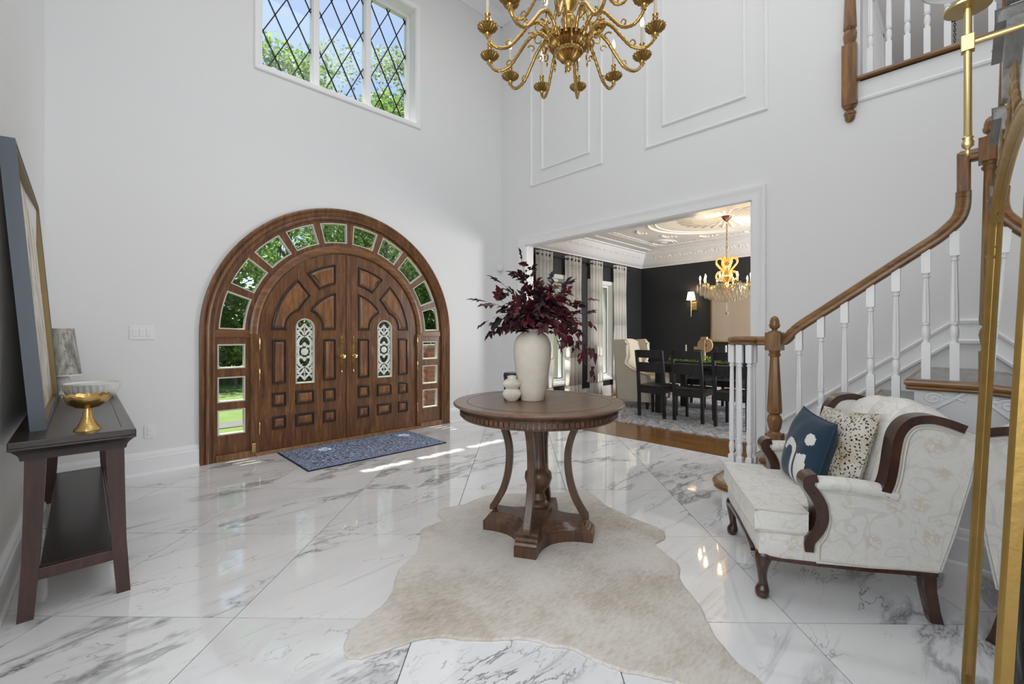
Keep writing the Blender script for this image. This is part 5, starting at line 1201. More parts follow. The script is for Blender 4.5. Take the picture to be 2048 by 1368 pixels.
def arm_parts(pts, cup_r):
    pth = catmull([(r_, 0, z) for r_, z in pts], 8); N_ = len(pth)
    m_ = MB(); m_.tube(pth, [(.0125 - .003 * i / (N_ - 1)) * (1 + .13 * math.sin(i * 2.1)) for i in range(N_)], 8)
    e = pth[-1]
    # leaf curls along the arm
    def curl(x, z, r_, s1, a0):
        m_.tube([(x + r_ * (1 - .75 * t) * math.cos(a0 + s1 * 4.2 * t), 0, z + r_ * (1 - .75 * t) * math.sin(a0 + s1 * 4.2 * t)) for t in [k / 12 for k in range(13)]], [.006 * (1 - .5 * k / 12) for k in range(13)], 6)
    p = pth[int(N_ * .22)]; curl(p.x - .005, p.z - .042, .042, -1, 1.4)
    p = pth[int(N_ * .62)]; curl(p.x - .002, p.z + .026, .026, 1, -1.2)
    p = pth[int(N_ * .40)]; curl(p.x - .04, p.z - .045, .030, 1, .6)
    p = pth[-1]
    for s1 in (1, -1): m_.sphere((p.x + s1 * .016, 0, p.z - .012), .007, 8, 6)
    m_.lathe([(.010, -.03), (.013, -.012), (.018, -.002), (.012, .006)], 12, (e.x, 0, e.z))
    cup = MB(); cup.lathe([(.010, .004), (.034, .012), (cup_r * .88, .027), (cup_r, .040), (cup_r * .93, .046), (.030, .052), (.012, .066)], 96, (e.x, 0, e.z), flute=16, famp=.20, frange=(1, 4))
    sk_ = MB(); sk_.lathe([(.012, .064), (.009, .072), (.016, .082), (.018, .094), (.012, .10), (.019, .112), (.017, .114), (.0, .114)], 16, (e.x, 0, e.z))
    cd = MB(); cd.lathe([(.0098, .112), (.0098, .222), (0, .224)], 12, (e.x, 0, e.z))
    bl = MB(); bl.lathe([(.006, .222), (.012, .24), (.014, .256), (.009, .278), (.003, .296), (0, .30)], 12, (e.x, 0, e.z))
    return m_.mesh('arm', M['brass'], 50), cup.mesh('drip_cup', M['brassdark'], 60), sk_.mesh('candle_socket', M['brass'], 50), cd.mesh('candle_sleeve', M['candle'], 50), bl.mesh('bulb', M['bulb'], 60)
lowA = arm_parts([(.115, .03), (.15, .10), (.205, .125), (.265, .09), (.32, .02), (.385, -.055), (.455, -.075), (.505, -.045), (.520, .0)], .064)
upA = arm_parts([(.04, .30), (.08, .385), (.135, .41), (.19, .375), (.235, .30), (.285, .235), (.335, .235), (.365, .275), (.37, .30)], .055)
for meshes, n_, ph in ((lowA, 12, 15), (upA, 6, 18)):
    for k in range(n_):
        a_ = PI / 2 - YAW + math.radians(ph + k * 360 / n_); ao_ = link('arm', meshes[0], ch, rot=(0, 0, a_))
        for nm_, me in zip(('drip_cup', 'candle_socket', 'candle_sleeve', 'bulb'), meshes[1:]): link(nm_, me, ao_)
for k in range(12):
    a_ = PI / 2 - YAW + math.radians(k * 30); b = None
    if k == 0:
        q = MB(); q.tube(catmull([(.12, 0, .03), (.15, 0, .05), (.158, 0, .02), (.145, 0, -.005), (.15, 0, -.035), (.165, 0, -.03)], 5), .006, 6); q.sphere((.15, 0, -.06), .009, 8, 6, sc=(.8, .8, 1.6)); me_ = q.mesh('hub_scroll', M['brass'], 50)
    link('hub_scroll', me_, ch, rot=(0, 0, a_))
# ================================================================ DINING ROOM
DX, DZ = 8.82, 2.95
dw = MB()
WINS = [(5.50, 6.22), (6.90, 7.62)]; WB, WT = .37, 2.20
for q in rects(XRo - .0, DX + .1, 0, DZ + .1, [(a, b_, WB, WT) for a, b_ in WINS]): dw.box(q[0], 5.0, q[2], q[1], YO, q[3])
S('wall_dining_front', dw, M['dark'], 0)
dw = MB(); dw.box(DX, -.4, 0, DX + .1, 5.0, DZ + .1); S('wall_dining_back', dw, M['dark'], 0)
dw = MB()
for q in rects(XRo, DX, 0, DZ + .1, [(7.3, 8.7, .8, 2.4)]): dw.box(q[0], -.45, q[2], q[1], -.33, q[3])
S('wall_dining_side', dw, M['dark'], 0)
added_window('window_5', 7.3, 8.7, .8, 2.4, -.39, 2, 2)  # window added out of view where the dining fill stands
dw = MB()
for q in rects(-.33, 5.0, 0, DZ, [(OY0 - .12, OY1 + .12, -1, OZ + .12)]): dw.box(XRo, q[0], q[2], XRo + .008, q[1], q[3])
S('wall_dining_near', dw, M['dark'], 0)
baseboard('baseboard_dining', [((XRo, 5.0, 0), (DX, 5.0, 0), (0, -1, 0)), ((DX, 5.0, 0), (DX, -.33, 0), (-1, 0, 0))])
# ceiling with plaster relief
cl = MB(); cl.box(XRo, -.4, DZ, DX + .1, 5.1, DZ + .15); ceil_d = S('ceiling_dining', cl, M['ceil'], 0)
COVE = [(0, 0), (.018, 0), (.022, .02), (.05, .035), (.10, .10), (.15, .19), (.19, .235), (.20, .27), (.235, .28), (.24, .30), (0, .30)]
cv = MB()
zc = DZ - .30
P = [(XRo, 5.0), (DX, 5.0), (DX, -.33), (XRo, -.33)]; sg = [(1, -1), (-1, -1), (-1, 1), (1, 1)]
loops = [[(p[0] + s_[0] * a_, p[1] + s_[1] * a_, zc + b_) for a_, b_ in COVE] for p, s_ in zip(P + P[:1], sg + sg[:1])]
cv.skin(loops, cap0=False, cap1=False); crown_d = S('trim_dining_crown', cv, M['trim'], 30)
# crown ornaments: anthemion shells copied along the cove
orn = MB()
for s_ in (-1, 0, 1):
    orn.tube(catmull([(s_ * .01, 0, -.09), (s_ * .05, .008, -.02), (s_ * .07, .004, .05), (s_ * .04, .0, .075)], 4), [.010] * 13, 6)
for s_ in (-1, 1): orn.tube([(s_ * (.06 + .03 * math.cos(t)), 0, -.06 + .03 * math.sin(t)) for t in [k * .6 for k in range(10)]], .008, 6)
me_o = orn.mesh('crown_ornament', M['trim'], 60)
k = XRo + .3
while k < DX - .25: link('crown_ornament', me_o, crown_d, (k, 5.0 - .115, zc + .135), (math.radians(35), 0, 0)); k += .21
k = 4.75
while k > 1.6: link('crown_ornament', me_o, crown_d, (DX - .115, k, zc + .135), (math.radians(35), 0, -PI / 2)); k -= .21
den = MB(); den.box(-.016, -.016, -.02, .016, .016, .0); me_d = den.mesh('dentil', M['ceil'], 0)
MXc, MYc = 6.80, 2.47
def ceiling_frame(x0, x1, y0, y1, w_=.022):
    f = MB(); f.frame([(x0, y0, DZ), (x1, y0, DZ), (x1, y1, DZ), (x0, y1, DZ)], (0, 0, -1), [(-w_, 0), (-w_, .012), (0, .022), (w_, .012), (w_, 0)]); f.build('plaster_rib', M['ceil'], ceil_d, 40)
ceiling_frame(XRo + .42, DX - .42, .1, 4.56); ceiling_frame(XRo + .70, DX - .70, .4, 4.28)
n_ = 0
for yy in [4.22 - .055 * k for k in range(60)]: link('dentil', me_d, ceil_d, (DX - .76, yy, DZ))
for xx in [XRo + .9 + .055 * k for k in range(45)]: link('dentil', me_d, ceil_d, (xx, 4.20, DZ))
# oval medallion with rays
ro = MB()
RXo, RYo = 1.0, 1.15
for k_, r_ in ((1.0, .022), (.90, .012), (.42, .014)): ro.tube([(MXc + RXo * k_ * math.cos(t), MYc + RYo * k_ * math.sin(t), DZ) for t in [2 * PI * q / 64 for q in range(64)]], r_, 6, closed=True)
ro.build('medallion_ring', M['ceil'], ceil_d, 60)
ray = MB(); ray.tube([(.12, 0, 0), (.3, 0, -.012), (.66, 0, -.006), (.70, 0, 0)], [.008, .016, .022, .006], 6); me_r = ray.mesh('medallion_ray', M['ceil'], 60)
for q in range(28): link('medallion_ray', me_r, ceil_d, (MXc, MYc, DZ), (0, 0, 2 * PI * q / 28))
me_g = MB(); me_g.tube(catmull([(-.16, 0, -.004), (-.08, .05, -.01), (0, .07, -.014), (.08, .05, -.01), (.16, 0, -.004)], 4), [.012] * 17, 6)
for q in range(5): me_g.sphere((-.12 + .06 * q, .03 + .03 * math.sin(q), -.004), .02, 8, 6)
me_g = me_g.mesh('garland', M['ceil'], 60)
for q in range(12): a_ = 2 * PI * q / 12; link('garland', me_g, ceil_d, (MXc + 1.22 * math.cos(a_), MYc + 1.37 * math.sin(a_), DZ), (0, 0, a_ - PI / 2))
for cx_, cy_ in ((DX - .95, 4.02), (XRo + .95, 4.02)):
    ro = MB()
    for r_ in (.30, .22): ro.tube([(cx_ + r_ * math.cos(t), cy_ + r_ * .8 * math.sin(t), DZ) for t in [2 * PI * q / 32 for q in range(32)]], .012, 6, closed=True)
    ro.sphere((cx_, cy_, DZ), .09, 12, 6, sc=(1, 1, .25)); ro.build('corner_rosette', M['ceil'], ceil_d, 60)
# windows
for i, (a, b_) in enumerate(WINS):
    o = struct(thing('window_%d' % (6 + i))); f = MB()
    for q in rects(a - .06, b_ + .06, WB - .06, WT + .06, [(a + .01, b_ - .01, WB + .01, WT - .01)]): f.box(q[0], 4.975, q[2], q[1], 5.0, q[3])
    for q in rects(a, b_, WB, WT, [(a + .012, b_ - .012, WB + .012, WT - .012)]): f.box(q[0], 4.99, q[2], q[1], 5.2, q[3])
    f.box(a - .08, 4.95, WB - .05, b_ + .08, 5.0, WB - .02); f.build('window_casing', M['trim'], o, 0)
    f = MB()
    for q in rects(a + .012, b_ - .012, WB + .012, WT - .012, [(a + .065, b_ - .065, WB + .07, WT - .065)]): f.box(q[0], 5.06, q[2], q[1], 5.11, q[3])
    so = f.build('sash', M['trim'], o, 0)
    f = MB(); f.box(a + .065, 5.082, WB + .07, b_ - .065, 5.088, WT - .065); f.build('pane', M['glass'], so, 0)
    f = MB()
    for q in rects(a + .06, b_ - .06, WB + .065, WT - .06, [(a + .072, b_ - .072, WB + .077, WT - .072)]): f.box(q[0], 5.052, q[2], q[1], 5.062, q[3])
    f.build('gasket', M['darkmetal'], so, 0)
    f = MB(); f.box(a + .03, 5.03, 1.02, a + .05, 5.06, 1.12); f.build('latch', M['darkmetal'], so, 0)
# curtains and rods
def curtain(label, x0, x1, ph):
    o = thing('curtain', label, 'curtain', (0, 0, 0), group='dining room curtains'); m_ = MB(); n = 60; zs = [.012, .3, .8, 1.4, 2.0, 2.45, 2.60]; L_ = []
    for z in zs:
        row = []
        for i in range(n + 1):
            u = i / n; flare = 1 + .10 * (1 - z / 2.6) ** 2; xx = (x0 + x1) / 2 + (u - .5) * (x1 - x0) * flare
            row.append((xx, 4.90 + .035 * math.sin(u * 2 * PI * 4 + ph) + .01 * math.sin(u * 9 + z * 3), z))
        L_.append(row)
    for A, B in zip(L_, L_[1:]): m_.skin([A, B], cap0=False, cap1=False, closed=False)
    c_ = m_.build('panel', M['curtain'], o, 80); so = c_.modifiers.new('thick', 'SOLIDIFY'); so.thickness = .003
    g_ = MB()
    for i in range(8):
        u = (i + .5) / 8; xx = x0 + (x1 - x0) * u; g_.tube([(xx, 4.90 + .022 * math.cos(t), 2.54 + .022 * math.sin(t)) for t in [2 * PI * q / 12 for q in range(12)]], .004, 5, closed=True)
    g_.build('grommets', M['darkmetal'], o, 60)
curtain('white curtain panel left of the near dining window, beside the opening', 5.32, 5.70, 0); curtain('white curtain panel right of the near dining window behind the branches', 6.10, 6.52, 1.1)
curtain('white curtain panel covering the left edge of the far dining window', 6.84, 7.20, 2.0); curtain('white curtain panel right of the far dining window behind the wing chair', 7.62, 8.02, .5)
for label, a, b_ in (('black curtain rod above the near dining window', 5.12, 6.60), ('black curtain rod above the far dining window', 6.72, 8.14)):
    o = thing('curtain_rod', label, 'curtain rod', (0, 0, 0)); m_ = MB(); m_.tube([(a, 4.90, 2.54), (b_, 4.90, 2.54)], .011, 10); m_.build('rod', M['darkmetal'], o, 50)
    for xx in (a, b_): m_ = MB(); m_.sphere((xx, 4.90, 2.54), .024, 10, 8); m_.build('finial', M['darkmetal'], o, 60)
    for xx in (a + .09, b_ - .09): m_ = MB(); m_.tube([(xx, 4.90, 2.53), (xx, 5.0, 2.53)], .008, 8); m_.box(xx - .02, 4.992, 2.49, xx + .02, 5.0, 2.57); m_.build('bracket', M['darkmetal'], o, 50)
outlet('white outlet on the charcoal wall between the two dining windows', 6.63, .36, pos=5.0)
# rug
o = thing('area_rug', 'pale grey distressed rug under the black dining table', 'rug', (6.85, 2.35, .002)); b = MB(); b.box(-1.5, -2.0, 0, 1.5, 1.95, .012); b.build('pile', M['drug'], o, 0)
b = MB(); b.box(-1.508, -2.008, 0, 1.508, 1.958, .008); b.build('binding', M['drug'], o, 0)
RZ = .015
# table
dt = thing('dining_table', 'long black wooden dining table set with greenery and candles', 'table', (6.80, 2.28, RZ))
for k in range(5): b = MB(); b.box(-.50 + k * .2 + .001, -1.15, .715, -.30 + k * .2 - .001, 1.15, .76); b.build('top_board', M['black'], dt, 0, bevel=.002)
b = MB(); b.box(-.42, -1.05, .62, .42, 1.05, .715); b.build('apron', M['black'], dt, 0)
for sx in (-1, 1):
    for sy in (-1, 1): b = MB(); b.box(sx * .43 - .045, sy * 1.03 - .045, 0, sx * .43 + .045, sy * 1.03 + .045, .715); b.build('leg', M['black'], dt, 0, bevel=.003)
# ladder-back chairs
def make_chair():
    o = thing('dining_chair', 'x', 'chair', (0, 0, 0), 0, 'black ladder-back chairs at the dining table')     # local +X is forward
    for s_ in (-1, 1):
        b = MB(); L_ = []
        for z, x in ((0, .02), (.30, .01), (.44, 0), (.70, -.02), (.97, -.07)): L_.append([(x - .02, s_ * .195 - .02, z), (x + .02, s_ * .195 - .02, z), (x + .02, s_ * .195 + .02, z), (x - .02, s_ * .195 + .02, z)])
        b.skin(L_); b.build('rear_leg', M['black'], o, 20, bevel=.002)
        b = MB(); b.bar((.40, s_ * .19, .43), (.405, s_ * .19, 0), .042, .042, wx2=.032, wy2=.032); b.build('front_leg', M['black'], o, 0, bevel=.002)
        b = MB(); b.box(.02, s_ * .195 - .012, .36, .40, s_ * .195 + .012, .43); b.build('side_rail', M['black'], o, 0)
    b = MB(); b.box(-.01, -.19, .345, .015, .19, .432); b.build('back_rail', M['black'], o, 0)
    b = MB(); b.box(.39, -.19, .36, .415, .19, .43); b.build('front_rail', M['black'], o, 0)
    b = MB(); b.box(-.015, -.215, .432, .435, .215, .462); b.build('seat', M['black'], o, 0, bevel=.006)
    for z0, z1 in ((.655, .795), (.862, .975)):
        b = MB(); L_ = []
        for k in range(9):
            y = -.18 + .36 * k / 8; bow = -.022 * (1 - (y / .18) ** 2); x0_ = -.02 - .05 * max(0, (z0 - .70) / .27) + bow; x1_ = -.02 - .05 * max(0, (z1 - .70) / .27) + bow
            L_.append([(x0_ - .009, y, z0), (x0_ + .009, y, z0), (x1_ + .009, y, z1), (x1_ - .009, y, z1)])
        b.skin(L_); b.build('back_slat', M['black'], o, 40)
    return o
cp = make_chair(); first = True
spots = [(5.905, 3.195, 0, 'black ladder-back dining chair nearest the cream wing chair, foyer side'), (5.93, 2.665, 0, 'middle black ladder-back dining chair on the foyer side of table'), (5.915, 2.10, 0, 'black ladder-back dining chair nearest the stair newel, foyer side'),
         (7.70, 3.19, PI, 'black ladder-back dining chair across the table, nearest the wing chair'), (7.70, 2.66, PI, 'middle black ladder-back dining chair across the table, behind the wood sculpture'), (7.70, 2.12, PI, 'black ladder-back dining chair across the table under the beige art')]
for x, y, rz, lab in spots:
    o = cp if first else copy_tree(cp); first = False; o.location = (x, y, RZ); o.rotation_euler = (0, 0, rz); o['label'] = lab
# wing chair at the head
wc = thing('wing_chair', 'cream tufted high-back wing chair at the head of the dining table', 'chair', (6.80, 3.78, RZ), PI)       # local +Y forward -> world -Y
b = MB(); L_ = []
for j in range(25):
    u = -1 + 2 * j / 24; row = []
    for z, y in ((.14, -.30), (.45, -.31), (.75, -.34), (1.0, -.375), (1.08, -.385), (1.125, -.36), (1.10, -.325), (.95, -.285), (.75, -.25), (.5, -.225), (.40, -.22), (.14, -.22)):
        fr_ = 0.0 if y < -.3 else .016 * math.sin(u * 9) * math.sin(z * 20)
        row.append((u * .33, y + fr_ + .06 * abs(u) ** 3 * (1 if y > -.33 else 0), z - (.05 * abs(u) ** 4 if z > 1.0 else 0)))
    L_.append(row)
b.skin(L_); b.build('back', M['linen'], wc, 60)
for s_ in (-1, 1):
    b = MB(); b.prism([(-.38, 1.09), (-.20, 1.10), (-.14, 1.04), (-.13, .85), (-.17, .72), (-.05, .64), (.22, .56), (.24, .50), (.24, .14), (-.32, .10), (-.36, .75)], lambda y, z, d: (s_ * d, y, z), .30, .365); b.build('wing', M['linen'], wc, 40, bevel=.02, seg=3)
    for yy in (.20, -.29): b = MB(); b.bar((s_ * .30, yy, .14), (s_ * .30, yy - (.05 if yy < 0 else 0), 0), .045, .045, wx2=.03, wy2=.03); b.build('leg', M['black'], wc, 0)
b = MB(); b.box(-.30, -.24, .14, .30, .26, .36); b.build('seat_base', M['linen'], wc, 0, bevel=.02)
b = MB(); b.box(-.30, -.20, .36, .30, .28, .48); b.build('seat_cushion', M['linen'], wc, 0, bevel=.035, seg=4)
bt = MB(); bt.sphere((0, 0, 0), .012, 8, 6, sc=(1, .6, 1)); me_b = bt.mesh('button', M['linen'], 60)
for r_ in range(4):
    for c_ in range(4 if r_ % 2 else 5): link('button', me_b, wc, (-.2 + (.05 if r_ % 2 else 0) + c_ * .1, -.245 - .03 * r_, .62 + .12 * r_))
# table dressing
TD = RZ + .76
o = thing('centrepiece_greenery', 'row of bright green leaves along the middle of the dining table', 'plant', (6.74, 2.42, TD)); b = MB(); b.prism([(-.08, 0), (.08, 0), (.085, .012), (-.085, .012)], lambda x, z, d: (x, d, z), -.82, .82); b.build('trough', M['black'], o, 0)
b = MB(); rg = random.Random(4)
for k in range(620):
    p = Vector((rg.uniform(-.11, .11), rg.uniform(-.86, .86), .015 + rg.random() * .075)); d_ = Vector((rg.uniform(-1, 1), rg.uniform(-1, 1), rg.uniform(.1, 1.2))).normalized(); s_ = d_.orthogonal().normalized(); L1 = rg.uniform(.035, .06)
    b.add([p, p + d_ * L1 * .5 + s_ * L1 * .32, p + d_ * L1, p + d_ * L1 * .5 - s_ * L1 * .32], [(0, 1, 2, 3)])
b.build('foliage', M['greens'], o, 0, kind='stuff')
for y, lab in ((3.14, 'white taper candle on dining table nearer the wing chair'), (2.53, 'white taper candle on dining table nearer the stair newel')):
    o = thing('taper_candle', lab, 'candle', (6.93, y, TD)); b = MB(); b.lathe([(.032, 0), (.034, .006), (.012, .015), (.009, .04), (.014, .09), (.014, .105), (0, .105)], 16); b.build('holder', M['darkmetal'], o, 50)
    b = MB(); b.lathe([(.0125, .10), (.012, .265), (.006, .275), (0, .277)], 14); b.build('candle', M['wax'], o, 50)
o = thing('wood_sculpture', 'pale wood abstract sculpture of disc and blocks on dining table', 'sculpture', (6.95, 2.86, TD))
b = MB(); b.box(-.02, -.015, 0, .02, .015, .36); b.build('upright', M['palewood'], o, 0)
b = MB(); c_ = [(.115 * math.cos(t), .27 + .115 * math.sin(t)) for t in [2 * PI * q / 28 for q in range(28)]]; b.prism(c_, lambda y, z, d: (d, y, z), .02, .05, holes=[[(.03 * math.cos(t), .27 + .03 * math.sin(t)) for t in [2 * PI * q / 14 for q in range(14)]]]); b.build('disc', M['palewood'], o, 30)
b = MB(); b.box(-.03, -.01, .20, .02, .15, .245); b.build('block', M['palewood'], o, 0); b = MB(); b.box(-.03, -.045, .355, .03, .045, .40); b.build('block', M['palewood'], o, 0)
# art and sconce on the back wall
o = thing('framed_art', 'large plain beige canvas in thin gold frame on the charcoal dining wall', 'painting', (DX, 2.72, 1.62)); b = MB()
for q in rects(-.77, .77, -.55, .55, [(-.745, .745, -.525, .525)]): b.box(-.045, q[0], q[2], 0, q[1], q[3])
b.build('frame', M['polbrass'], o, 0); b = MB(); b.box(-.03, -.745, -.525, -.012, .745, .525); b.build('canvas', M['beigeart'], o, 0)
o = thing('wall_sconce', 'brass wall sconce with lit white shade on the charcoal dining wall', 'wall lamp', (DX, 3.835, 1.78)); b = MB(); b.box(-.02, -.06, -.075, 0, .06, .075); b.build('backplate', M['satbrass'], o, 0, bevel=.002)
b = MB(); b.tube([(-.02, .02, 0), (-.09, .02, 0)], .008, 8); b.lathe([(.004, -.22), (.008, -.21), (.008, .14), (.004, .15)], 12, (-.09, .02, 0)); b.build('arm', M['satbrass'], o, 50)
b = MB(); b.lathe([(.085, .12), (.058, .28), (.056, .28), (.083, .12)], 28, (-.09, .02, 0)); b.build('lamp_shade', M['shade'], o, 40)
pl = bpy.data.lights.new('sconce_light', 'POINT'); pl.energy = 2.2; pl.color = (1, .72, .42); pl.shadow_soft_size = .03; po = bpy.data.objects.new('sconce_light', pl); COL.objects.link(po); po.parent = o; po.location = (-.09, .02, .22)
# crystal chandelier
dc = thing('crystal_chandelier', 'lit gold and crystal chandelier hanging over the dining table', 'chandelier', (MXc, MYc, 1.90))
b = MB(); b.lathe([(0, .97), (.015, .975), (.05, 1.01), (.07, 1.045), (0, 1.05)], 18); b.build('ceiling_canopy', plain('copper_canopy', (.22, .12, .09), .4, .8), dc, 50)
b = MB()
for k in range(16): a_ = (k % 2) * PI / 2; b.tube([(math.cos(a_) * .012 * math.cos(t), math.sin(a_) * .012 * math.cos(t), .46 + k * .0325 + .022 * math.sin(t)) for t in [2 * PI * q / 8 for q in range(8)]], .0035, 5, closed=True)
b.build('chain', M['brassdark'], dc, 50)
b = MB(); b.lathe([(0, -.14), (.02, -.13), (.03, -.1), (.02, -.07), (.05, -.04), (.06, 0), (.03, .05), (.025, .1), (.05, .14), (.06, .19), (.03, .24), (.025, .30), (.05, .34), (.07, .38), (.05, .41), (.02, .44), (0, .45)], 24); b.build('column', M['polbrass'], dc, 50)
drop = MB(); drop.lathe([(0, -.115), (.008, -.10), (.015, -.068), (.010, -.032), (.003, 0), (0, 0)], 6); me_dr = drop.mesh('crystal_drop', M['crystal'], 0)
ball = MB(); ball.lathe([(0, -.018), (.012, -.012), (.016, 0), (.012, .012), (0, .018)], 6); me_ba = ball.mesh('crystal_bead', M['crystal'], 0)
am = MB(); pth = catmull([(.05, 0, -.02), (.12, 0, .035), (.20, 0, .015), (.28, 0, -.03), (.345, 0, -.01), (.36, 0, .03)], 6); am.tube(pth, .008, 8); am.lathe([(.01, .03), (.045, .045), (.05, .055), (.012, .06)], 18, (.36, 0, 0)); me_a = am.mesh('arm', M['polbrass'], 50)
cd = MB(); cd.lathe([(.011, .055), (.011, .125), (0, .126)], 12, (.36, 0, 0)); me_c = cd.mesh('candle_sleeve', M['wax'], 50)
bl = MB(); bl.lathe([(.005, .125), (.011, .14), (.013, .153), (.008, .175), (0, .192)], 12, (.36, 0, 0)); me_l = bl.mesh('bulb', M['bulbhot'], 60)
for k in range(10):
    a_ = 2 * PI * k / 10 + .1; ao_ = link('arm', me_a, dc, rot=(0, 0, a_)); link('candle_sleeve', me_c, ao_); link('bulb', me_l, ao_)
    for q in range(8): t_ = 2 * PI * q / 8; link('crystal_drop', me_dr, ao_, (.36 + .046 * math.cos(t_), .046 * math.sin(t_), .045))
    for q in range(3): link('crystal_drop', me_dr, ao_, (.10 + .08 * q, 0, -.02 - .035 * (q == 0)))
    pl = bpy.data.lights.new('candle_light', 'POINT'); pl.energy = 2.8; pl.color = (1, .70, .36); pl.shadow_soft_size = .012; po = bpy.data.objects.new('candle_light', pl); COL.objects.link(po); po.parent = dc; po.location = (.36 * math.cos(a_), .36 * math.sin(a_), .21)
for r_, z, n_ in ((.36, .005, 40), (.30, -.035, 34), (.24, -.06, 28), (.17, -.085, 20), (.10, -.11, 12)):
    for k in range(n_): t_ = 2 * PI * k / n_; link('crystal_drop', me_dr, dc, (r_ * math.cos(t_), r_ * math.sin(t_), z))
for r_, z in ((.36, .005), (.30, -.035), (.24, -.06), (.17, -.085), (.10, -.11)): b = MB(); b.tube([(r_ * math.cos(t), r_ * math.sin(t), z) for t in [2 * PI * q / 40 for q in range(40)]], .005, 5, closed=True); b.build('hoop', M['polbrass'], dc, 60)
sw_ = MB(); sw_.tube(catmull([(.03, 0, .40), (.12, 0, .44), (.15, 0, .37), (.10, 0, .30), (.06, 0, .25), (.13, 0, .22), (.15, 0, .15), (.07, 0, .09)], 5), [.013] * 36, 6); me_s = sw_.mesh('crystal_scroll', plain('glowing_amber_glass', (.75, .50, .20), .12, .25, emit=(1, .6, .2), estr=.15), 60)  # faint glow put into the glass scrolls, which are no lamp
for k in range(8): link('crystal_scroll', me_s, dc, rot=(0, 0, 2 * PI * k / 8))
b = MB(); b.lathe([(0, -.40), (.018, -.392), (.026, -.375), (.018, -.358), (0, -.35)], 12); b.tube([(0, 0, -.35), (0, 0, -.14)], .002, 5); b.build('crystal_ball', M['crystal'], dc, 0)
# ================================================================ OUTSIDE
b = MB(); b.box(-60, YO, -.30, 60, 90, -.06); o = b.build('lawn', M['grass'], None, 0); struct(o)
b = MB(); b.box(.2, YO, -.2, 4.3, 6.1, -.03); o = b.build('porch_slab', plain('porch_stone', (.22, .21, .20), .8, var=.12, vscale=6), None, 0); struct(o)
b = MB(); b.box(-30, 7.0, -.12, 30, 7.45, -.05); o = b.build('garden_path', plain('path_gravel', (.13, .128, .125), .9, var=.2, vscale=9), None, 0); struct(o)
# brick pier by the porch, seen through the right sidelight
pr = thing('brick_pier', 'low red brick pier seen through the right sidelight of the door', 'brick pier', (4.52, 6.75, -.06))
b = MB(); b.box(-.215, -.215, 0, .215, .215, 1.02); b.build('mortar_core', M['brick_mortar'], pr, 0)
bk_ = MB(); bk_.box(-.105, -.05, -.031, .105, .05, .031); me_k = bk_.mesh('brick', M['brick'], 0)
for c_ in range(14):
    z = .036 + .073 * c_
    for s_ in range(4):
        for k in range(2):
            off = (-.115 if k == 0 else .112) + (.0 if c_ % 2 else .0); a_ = s_ * PI / 2
            if c_ % 2: off += -.055 if k == 0 else -.055
            p = Vector((off, -.172, 0)); p.rotate(Matrix.Rotation(a_, 3, 'Z')); link('brick', me_k, pr, (p.x, p.y, z), (0, 0, a_))
b = MB(); b.box(-.26, -.26, 1.02, .26, .26, 1.07); b.box(-.24, -.24, 1.07, .24, .24, 1.09); b.build('cap_stone', plain('cap_stone', (.22, .17, .15), .8), pr, 0, bevel=.006)
# fence
fe = thing('picket_fence', 'dark metal picket fence on the lawn seen through the left sidelight', 'fence', (0, 13.0, -.06))
pk = MB(); pk.box(-.012, -.012, 0, .012, .012, 1.15); pk.lathe([(.014, 1.15), (.002, 1.22), (0, 1.22)], 6); me_p = pk.mesh('picket', M['darkmetal'], 0)
for k in range(120): link('picket', me_p, fe, (-5 + k * .125, 0, 0))
for z in (.15, .98): b = MB(); b.box(-5.1, -.015, z, 10.1, .015, z + .035); b.build('rail', M['darkmetal'], fe, 0)
# trees: trunk, limbs, crown of separate leaf blades
def tree(name, label, cat, x, y, h, crown, n, size, mat, seed, base=.25, group=None, trunk=.16):
    rg = random.Random(seed); o = thing(name, label, cat, (x, y, -.06), group=group)
    if trunk:
        t = MB(); t.tube(catmull([(0, 0, 0), (rg.uniform(-.2, .2), rg.uniform(-.2, .2), h * .35), (rg.uniform(-.4, .4), rg.uniform(-.4, .4), h * .85)], 6), [trunk * (1 - .075 * i) for i in range(13)], 8)
        for k in range(9):
            z0 = h * rg.uniform(.25, .7); a_ = rg.uniform(0, 2 * PI); r_ = crown * rg.uniform(.5, .85); t.tube(catmull([(0, 0, z0), (r_ * .5 * math.cos(a_), r_ * .5 * math.sin(a_), z0 + h * .10), (r_ * math.cos(a_), r_ * math.sin(a_), z0 + h * .17)], 4), [trunk * .35 * (1 - .1 * i) for i in range(9)], 6)
        t.build('trunk', M['bark'], o, 60)
    c_ = MB(); V = []; F = []
    blobs = []
    for k in range(26):
        zf = rg.uniform(base, 1.0); rr = crown * math.sin(min(1, (1 - zf) / (1 - base) * 1.15 + .12) * PI / 2) ** .7; a_ = rg.uniform(0, 2 * PI); q = rr * math.sqrt(rg.random())
        blobs.append((Vector((q * math.cos(a_), q * math.sin(a_), zf * h)), crown * rg.uniform(.22, .42)))
    for k in range(n):
        p0_, br_ = blobs[rg.randrange(len(blobs))]; d_ = Vector((rg.gauss(0, 1), rg.gauss(0, 1), rg.gauss(0, .8))).normalized(); p = p0_ + d_ * br_ * rg.random() ** .4
        u = Vector((rg.gauss(0, 1), rg.gauss(0, 1), rg.gauss(0, .6))).normalized(); w_ = u.orthogonal(); w_.rotate(Matrix.Rotation(rg.uniform(0, 6.28), 3, u)); s_ = size * rg.uniform(.7, 1.3); i = len(V)
        V += [p - u * s_ * .5, p + w_ * s_ * .28, p + u * s_ * .5, p - w_ * s_ * .28]; F.append((i, i + 1, i + 2, i + 3))
    c_.add(V, F); c_.build('crown', M[mat], o, 0, kind='stuff'); return o
